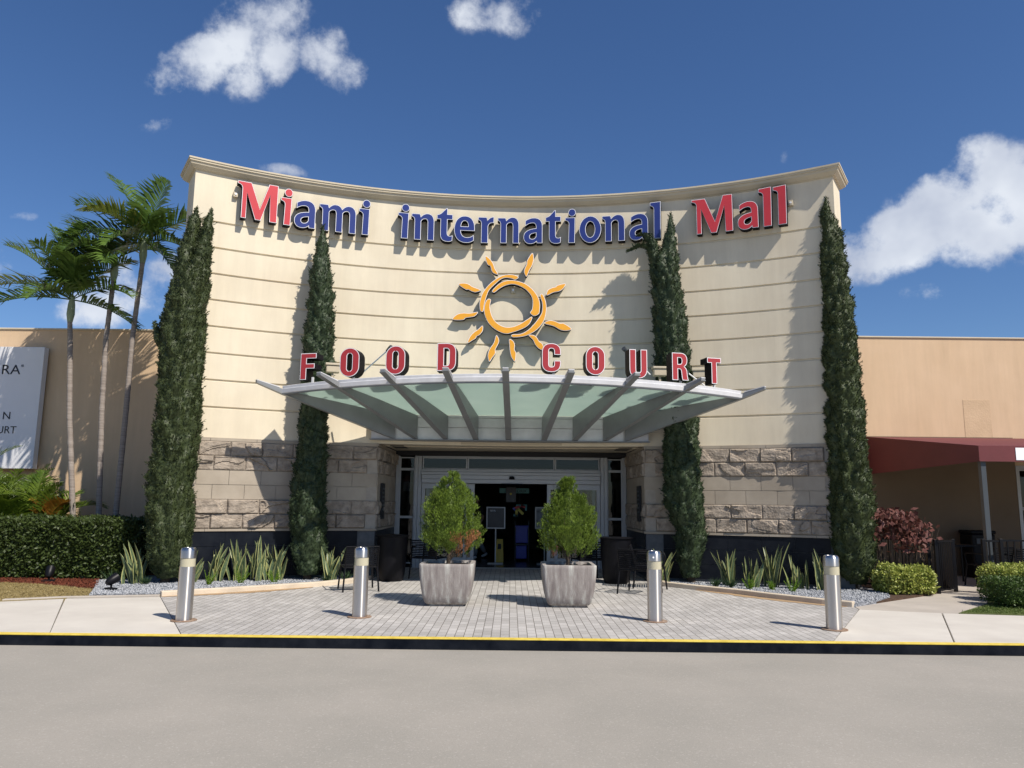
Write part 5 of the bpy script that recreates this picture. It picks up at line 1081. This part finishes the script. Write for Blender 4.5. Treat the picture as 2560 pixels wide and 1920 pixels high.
# ------------------------------------------------------------------ metal armchairs
def chair(x, y, rz, label, first=[None]):
    if first[0]:
        o = copy_tree(first[0]); o.location = (x, y, 0); o.rotation_euler.z = rz; o['label'] = label; return o
    t = thing('patio_chair', label, 'chair', (0, 0, 0), 'black slatted metal patio chairs'); m = 'black_iron'; w, d, sh, bh = .29, .27, .43, .80
    for sx in (-1, 1):
        for sy in (-1, 1):
            MB().tube([(sx*(w+.03), sy*(d+.05), 0), (sx*w, sy*d, sh)], .016, 8).build('leg', m, t, local=True)
        MB().tube([(sx*w, -d, sh), (sx*(w+.01), -d-.03, .62), (sx*(w+.012), -d+.0, .66), (sx*(w+.012), -.05, .665), (sx*(w+.01), d-.03, .66), (sx*w, d, .62), (sx*w, d, sh)], .012, 8).build('armrest', m, t, local=True)
    b = MB(); b.tube([(-w, d, sh), (-w, d+.10, bh), (w, d+.10, bh), (w, d, sh)], .016, 8)
    for k_ in range(10):
        z = sh+.03+k_*.036; y_ = d+.10*(z-sh)/(bh-sh); b.box(-w, w, y_-.006, y_+.006, z, z+.022)
    b.build('backrest', m, t, local=True)
    b = MB()
    for k_ in range(12): y_ = -d+.02+k_*.046; b.box(-w, w, y_, y_+.024, sh-.006, sh+.006)
    b.tube([(-w, -d, sh), (w, -d, sh), (w, d, sh), (-w, d, sh), (-w, -d, sh)], .013, 8)
    b.build('seat', m, t, local=True)
    first[0] = t; t.location = (x, y, 0); t.rotation_euler.z = rz; return t
chair(-2.78, 14.45, R(200), 'black slatted chair at the edge of the left bed, behind a bollard')
chair(-1.72, 16.75, R(160), 'black slatted chair right of the left drum bin')
chair(2.38, 14.42, R(152), 'black slatted chair in the sun in front of the right drum bin')
chair(1.68, 16.75, R(195), 'black slatted chair left of the right drum bin, near the door')
chair(2.75, 15.45, R(80), 'black slatted chair in shade beside the right pier')

# ------------------------------------------------------------------ floodlights and sensors
def flood(x, y, z, rz, label, arm=None):
    t = thing('floodlight', label, 'floodlight', (x, y, z), 'beige floodlights behind the canopy letters'); t.rotation_euler = (0, 0, rz)
    MB().box(-.13, .13, -.07, .10, -.09, .05).build('housing', 'beige_box', t, bev=.015, local=True)
    MB().box(-.15, .15, -.09, .12, .052, .10).build('hood', 'beige_box', t, bev=.01, local=True)
    MB().box(-.02, .02, -.02, .02, -.35, -.091).build('bracket', 'beige_box', t, local=True)
flood(-3.62, 15.25, 4.25, .3, 'beige floodlight beside the letter F'); flood(-3.08, 14.95, 4.22, 0, 'beige floodlight behind the first O'); flood(1.52, 14.6, 4.22, 0, 'beige floodlight behind the third O')
flood(3.0, 15.35, 4.27, 0, 'beige floodlight left of the letter R'); flood(3.93, 15.9, 4.33, -.2, 'beige floodlight beside the letter T')
def armlight(p0, p1, label):
    t = thing('arm_light', label, 'lamp', p0, 'arm lights above the canopy'); b = MB(); b.tube([p0, p1], .016, 8); b.build('arm', 'letter_white', t)
    d = (Vector(p1)-Vector(p0)).normalized(); MB().tube([Vector(p1)-d*.02, Vector(p1)+d*.06, Vector(p1)+d*.13], [.03, .045, .05], 12).build('head', 'post_grey', t, smooth=True)
armlight((-3.15, 15.7, 4.2), (-2.52, 15.2, 4.62), 'white arm light reaching up behind the first O'); armlight((2.9, 15.9, 4.3), (2.35, 15.4, 4.68), 'white arm light reaching up behind the letter U'); armlight((4.1, 15.95, 4.05), (3.62, 15.6, 4.3), 'white arm light between the letters R and T')
for x, y, z, lab in ((-5.90, 15.46, 8.0, 'small beige sensor box left of the first red M'), (0.0, 16.93, 6.38, 'small beige sensor box inside the sun emblem'), (5.87, 15.48, 7.95, 'small beige sensor box right of the last red l')):
    a = math.atan2(x, y-YC); t = thing('wall_sensor', lab, 'sensor', (x, y, z), 'sensor boxes on the curved wall'); t.rotation_euler = (0, 0, -a)
    MB().box(-.045, .045, -.03, .07, -.06, .06).build('case', 'beige_box', t, bev=.006, local=True); MB().tube([(0, -.045, 0), (0, -.03, 0)], .022, 12).build('eye', 'letter_white', t, local=True)

# ------------------------------------------------------------------ lobby contents
def boardstand(x, z0, z1, w, y, label, pic):
    t = thing('framed_sign', label, 'sign', (x, y, 0), 'framed signs on poles in the lobby')
    f = MB(); f.box(x-w/2, x+w/2, y, y+.03, z0, z0+.03).box(x-w/2, x+w/2, y, y+.03, z1-.03, z1).box(x-w/2, x-w/2+.03, y, y+.03, z0+.03, z1-.03).box(x+w/2-.03, x+w/2, y, y+.03, z0+.03, z1-.03); f.build('frame', 'aluminium', t)
    MB().box(x-w/2+.03, x+w/2-.03, y+.01, y+.02, z0+.03, z1-.03).build('poster', pic, t)
    MB().box(x-.015, x+.015, y+.01, y+.03, .03, z0).box(x-.2, x+.2, y-.15, y+.19, .006, .03).build('pole', 'aluminium', t)
    return t
pm('poster_dark', (.025, .028, .035), .4, .3, 3); pm('poster_pale', (.18, .20, .23), .4, .8, 5)
q = boardstand(-.39, .91, 1.48, .50, 20.6, 'silver framed dark notice on a pole left inside the open doors', 'poster_dark'); text('100%', .07, (-.55, 20.595, 1.36), 'print_white', q)
boardstand(.90, .92, 1.49, .50, 20.6, 'silver framed pale poster on a pole right inside the open doors', 'poster_pale')
pm('blue_plastic', (.02, .04, .42), .4, .1, 3); pm('yellow_plastic', (.62, .42, .03), .5, .1, 3); flat('teal', (.10, .30, .30), .5); flat('decal_red', (.5, .03, .03), .5); flat('decal_yellow', (.55, .45, .05), .5)
t = thing('mail_kiosk', 'blue plastic crate tower standing in the lobby behind the open doors', 'crate tower', (.31, 21.6, 0))
MB().box(.15, .48, 21.5, 21.9, .5, .96).box(.13, .50, 21.48, 21.92, .93, .97).build('upper_crate', 'blue_plastic', t, bev=.01); MB().box(.16, .45, 21.5, 21.88, .08, .42).build('lower_crate', 'blue_plastic', t, bev=.01)
MB().box(.12, .14, 21.5, 21.52, .01, 1.1).box(.49, .51, 21.5, 21.52, .01, 1.1).box(.12, .51, 21.5, 21.9, .44, .47).build('frame', 'post_grey', t)
t = thing('wet_floor_sign', 'yellow folding wet floor sign in the lobby', 'floor sign', (-.29, 21.1, 0))
for s_ in (-1, 1):
    b = MB(); b.add([(-.40, 21.1+s_*.14, .01), (-.18, 21.1+s_*.14, .01), (-.20, 21.1+s_*.01, .62), (-.37, 21.1+s_*.01, .62), (-.40, 21.1+s_*.16, .01), (-.18, 21.1+s_*.16, .01), (-.20, 21.1+s_*.03, .62), (-.37, 21.1+s_*.03, .62)], [(0, 1, 2, 3), (7, 6, 5, 4), (0, 3, 7, 4), (1, 5, 6, 2), (3, 2, 6, 7), (0, 4, 5, 1)]); o = b.build('panel', 'yellow_plastic', t)
    if s_ < 0: MB().add([(-.34, 20.985, .36), (-.24, 20.985, .36), (-.25, 21.03, .5), (-.33, 21.03, .5)], [(0, 1, 2, 3)]).build('pictogram', 'dark_gap', o)
t = thing('hanging_poster', 'dark poster with a small yellow sun hanging in the lobby above the crate tower', 'poster', (0, 21, 1.6)); MB().box(-.13, .14, 21, 21.02, 1.61, 2.01).build('sheet', 'poster_dark', t); MB().tube([(0, 20.995, 1.83), (0, 20.999, 1.83)], .03, 12).build('print', 'decal_yellow', t); MB().box(-.12, -.115, 21.0, 21.01, 2.01, 2.9).box(.125, .13, 21.0, 21.01, 2.01, 2.9).build('wire', 'post_grey', t)
t = thing('shop_fascia', 'pale teal name strip high on the back of the lobby', 'sign', (.1, 21.2, 1.9)); MB().box(-.31, .50, 21.2, 21.24, 1.85, 1.985).build('panel', 'teal', t); text('ORIX', .11, (.17, 21.195, 1.875), 'print_dark', t); MB().box(-.3, -.295, 21.21, 21.22, 1.985, 2.9).box(.485, .49, 21.21, 21.22, 1.985, 2.9).build('wire', 'post_grey', t)
t = thing('cut_out_sign', 'colourful cut out star of teal, red and yellow bars inside the doors', 'sign', (.24, 21.3, 1.4)); 
for (cx_, cz, L_, w_, an, mm) in ((.30, 1.52, .3, .05, 0, 'teal'), (.16, 1.33, .2, .07, 90, 'decal_yellow'), (.27, 1.36, .22, .07, -45, 'decal_yellow'), (.18, 1.47, .14, .07, 25, 'decal_red'), (.34, 1.50, .13, .07, -20, 'decal_red'), (.42, 1.45, .14, .05, 90, 'teal'), (.1, 1.42, .1, .06, -40, 'blue_plastic'), (.14, 1.25, .13, .05, 0, 'teal')):
    a = R(an); u_ = Vector((math.cos(a), 0, math.sin(a))); v2 = Vector((-math.sin(a), 0, math.cos(a))); c_ = Vector((cx_, 21.3, cz)); y2 = Vector((0, .012, 0)); cs = [c_-u_*L_/2-v2*w_/2, c_+u_*L_/2-v2*w_/2, c_+u_*L_/2+v2*w_/2, c_-u_*L_/2+v2*w_/2]
    MB().hexa([tuple(p) for p in cs]+[tuple(p+y2) for p in cs]).build('bar', mm, t)
MB().box(.235, .245, 21.315, 21.325, 1.3, 2.9).build('wire', 'post_grey', t)
# red and white decal behind the left sidelight
t = thing('window_decal', 'red and white round topped notice behind the left sidelight', 'notice', (-2.58, 19.42, 1.9)); b = MB(); b.add([(-2.58+.11*math.cos(R(a)), 19.42, 2.14+.11*math.sin(R(a))) for a in range(0, 181, 15)]+[(-2.69, 19.42, 2.10), (-2.47, 19.42, 2.10)], [tuple(range(13))+(13, 14)]); b.build('red_top', 'decal_red', t)
MB().box(-2.70, -2.47, 19.415, 19.42, 1.86, 2.09).build('white_sheet', 'print_white', t)

# person seen through the doorway (mostly behind the left shrub)
def person():
    t = thing('person', 'person in grey trousers, dark top and pale shoes inside the doorway behind the left shrub', 'person', (-.95, 22.3, 0)); t.rotation_euler = (0, 0, R(-60))
    pm('cloth_grey', (.34, .35, .38), .9, .1, 8); pm('cloth_dark', (.03, .03, .035), .9, .2, 8); pm('skin', (.45, .27, .18), .5, .05, 4); pm('hair', (.02, .014, .01), .6, .2, 20)
    def skin(name, verts, edges, radii, mat, lv=2, parent=t):
        me = bpy.data.meshes.new(name); me.from_pydata(verts, edges, []); o = bpy.data.objects.new(name, me); COL.objects.link(o); o.parent = parent
        m = o.modifiers.new('skin', 'SKIN'); sv = me.skin_vertices[0].data
        for i, r_ in enumerate(radii): sv[i].radius = (r_, r_) if isinstance(r_, float) else r_
        sv[0].use_root = True; m.use_smooth_shade = True; o.modifiers.new('sub', 'SUBSURF').levels = lv; o.modifiers['sub'].render_levels = lv; me.materials.append(MT[mat]); return o
    # body: pelvis, spine, neck, head, arms, legs
    V = [(0, 0, .95), (0, 0, 1.12), (0, .01, 1.35), (0, .01, 1.45), (0, 0, 1.52), (0, -.02, 1.60), (0, -.02, 1.70),
         (.19, .01, 1.42), (.24, .05, 1.15), (.22, -.08, .92), (.21, -.13, .84), (-.19, .01, 1.42), (-.24, -.04, 1.15), (-.22, -.20, .98), (-.20, -.26, .92),
         (.10, 0, .88), (.11, -.12, .50), (.11, -.10, .10), (-.10, 0, .88), (-.11, .10, .52), (-.11, .32, .16)]
    E_ = [(0, 1), (1, 2), (2, 3), (3, 4), (4, 5), (5, 6), (3, 7), (7, 8), (8, 9), (9, 10), (3, 11), (11, 12), (12, 13), (13, 14), (0, 15), (15, 16), (16, 17), (0, 18), (18, 19), (19, 20)]
    Rr = [(.15, .10), (.14, .10), (.17, .11), (.11, .08), .055, .075, .085, .06, .042, .032, .028, .06, .042, .032, .028, .085, .058, .04, .085, .058, .04]
    skin('body', V, E_, Rr, 'skin')
    skin('top', [(0, 0, .93), (0, 0, 1.12), (0, .01, 1.35), (0, .01, 1.45), (.19, .01, 1.425), (.235, .04, 1.22), (-.19, .01, 1.425), (-.235, -.03, 1.22)], [(0, 1), (1, 2), (2, 3), (3, 4), (4, 5), (3, 6), (6, 7)], [(.165, .118), (.155, .115), (.185, .125), (.12, .09), .072, .062, .072, .062], 'cloth_dark')
    skin('trousers', [(0, 0, .98), (0, 0, .9), (.10, 0, .84), (.11, -.12, .50), (.11, -.10, .09), (-.10, 0, .84), (-.11, .10, .52), (-.11, .31, .17)], [(0, 1), (1, 2), (2, 3), (3, 4), (1, 5), (5, 6), (6, 7)], [(.165, .12), (.17, .125), .105, .082, .068, .105, .082, .068], 'cloth_grey')
    for (x_, y_, z_, tl) in ((.11, -.16, .045, 0), (-.11, .30, .09, .5)):
        skin('shoe', [(x_, y_+.1, z_+.02*(1+3*tl)), (x_, y_, z_), (x_, y_-.1, z_-.005-tl*.05)], [(0, 1), (1, 2)], [(.042, .042), (.045, .04), (.04, .028)], 'letter_white')
    skin('hair', [(0, .02, 1.63), (0, 0, 1.70), (0, -.01, 1.74)], [(0, 1), (1, 2)], [(.078, .078), (.094, .096), (.075, .08)], 'hair')
    skin('nose', [(0, -.10, 1.655), (0, -.115, 1.64)], [(0, 1)], [.010, .012], 'skin', 1)
    for s_ in (-1, 1):
        hx, hy, hz = (.21, -.13, .84) if s_ > 0 else (-.20, -.26, .92)
        for k_ in range(4): skin('finger', [(hx+(k_-1.5)*.014, hy-.01, hz-.02), (hx+(k_-1.5)*.015, hy-.03, hz-.06), (hx+(k_-1.5)*.014, hy-.025, hz-.095+.006*abs(k_-1))], [(0, 1), (1, 2)], [.008, .0075, .006], 'skin', 1)
        skin('thumb', [(hx-s_*.02, hy-.02, hz), (hx-s_*.035, hy-.045, hz-.03), (hx-s_*.033, hy-.055, hz-.05)], [(0, 1), (1, 2)], [.010, .009, .007], 'skin', 1)
person()

# ------------------------------------------------------------------ patio on the right: fence, gate, rail, furniture
def fence(p0, p1, h, label, name='iron_fence', step=.11, z0=.08, grp=None, cat_='fence'):
    p0 = Vector((*p0, 0)); p1 = Vector((*p1, 0)); d = p1-p0; L = d.length; d.normalize(); nn = Vector((-d.y, d.x, 0)); t = thing(name, label, cat_, tuple(p0), grp); c_ = (p0+p1)/2
    b = MB(); b.obox((c_.x, c_.y), d.xy, nn.xy, L, .035, h-.035, h).obox((c_.x, c_.y), d.xy, nn.xy, L, .03, z0, z0+.03); b.build('rail', 'black_iron', t)
    b = MB(); n = int(L/step)
    for i in range(1, n): q = p0+d*(L*i/n); b.box(q.x-.011, q.x+.011, q.y-.011, q.y+.011, z0+.03, h-.035)
    b.build('pickets', 'black_iron', t)
    for q in (p0, p1): MB().box(q.x-.03, q.x+.03, q.y-.03, q.y+.03, 0, h+.02).build('post', 'black_iron', t, bev=.004)
fence((6.85, 15.75), (8.12, 15.2), 1.0, 'black picket fence behind the copperleaf shrub')
fence((8.10, 14.88), (8.62, 15.22), .98, 'open black iron gate leaf leading to the patio', 'iron_gate', .06, .05, cat_='gate')
fence((8.78, 14.5), (9.12, 14.52), 1.02, 'short black fence piece between the gate opening and the awning post')
fence((9.26, 14.75), (12.4, 14.8), 1.02, 'black railing along the patio under the awning', 'iron_railing', .13)
t = thing('litter_bin', 'tall black litter bin against the shaded patio wall', 'bin', (10.9, 18.2, 0)); MB().box(10.65, 11.2, 18.0, 18.5, 0, 1.0).build('body', 'black_pot', t, bev=.03); MB().box(10.63, 11.22, 17.98, 18.52, 1.003, 1.08).build('lid', 'black_pot', t, bev=.03); MB().box(10.75, 11.1, 17.985, 17.999, .78, .9).build('flap', 'post_grey', t)
t = thing('bar_table', 'high black table in the shade beyond the iron gate', 'table', (9.65, 17.0, 0)); MB().box(9.2, 10.0, 16.7, 17.3, .78, .81).build('table_top', 'black_iron', t); 
for q in ((9.25, 16.75), (9.95, 16.75), (9.25, 17.25), (9.95, 17.25)): MB().box(q[0]-.015, q[0]+.015, q[1]-.015, q[1]+.015, 0, .78).build('leg', 'black_iron', t)
def pchair(x, y, rz, label): return chair(x, y, rz, label)
o = pchair(9.95, 16.3, R(200), 'black slatted chair beside the high table on the patio'); o2 = pchair(10.45, 15.9, R(170), 'black slatted chair behind the patio railing')
text  # noqa
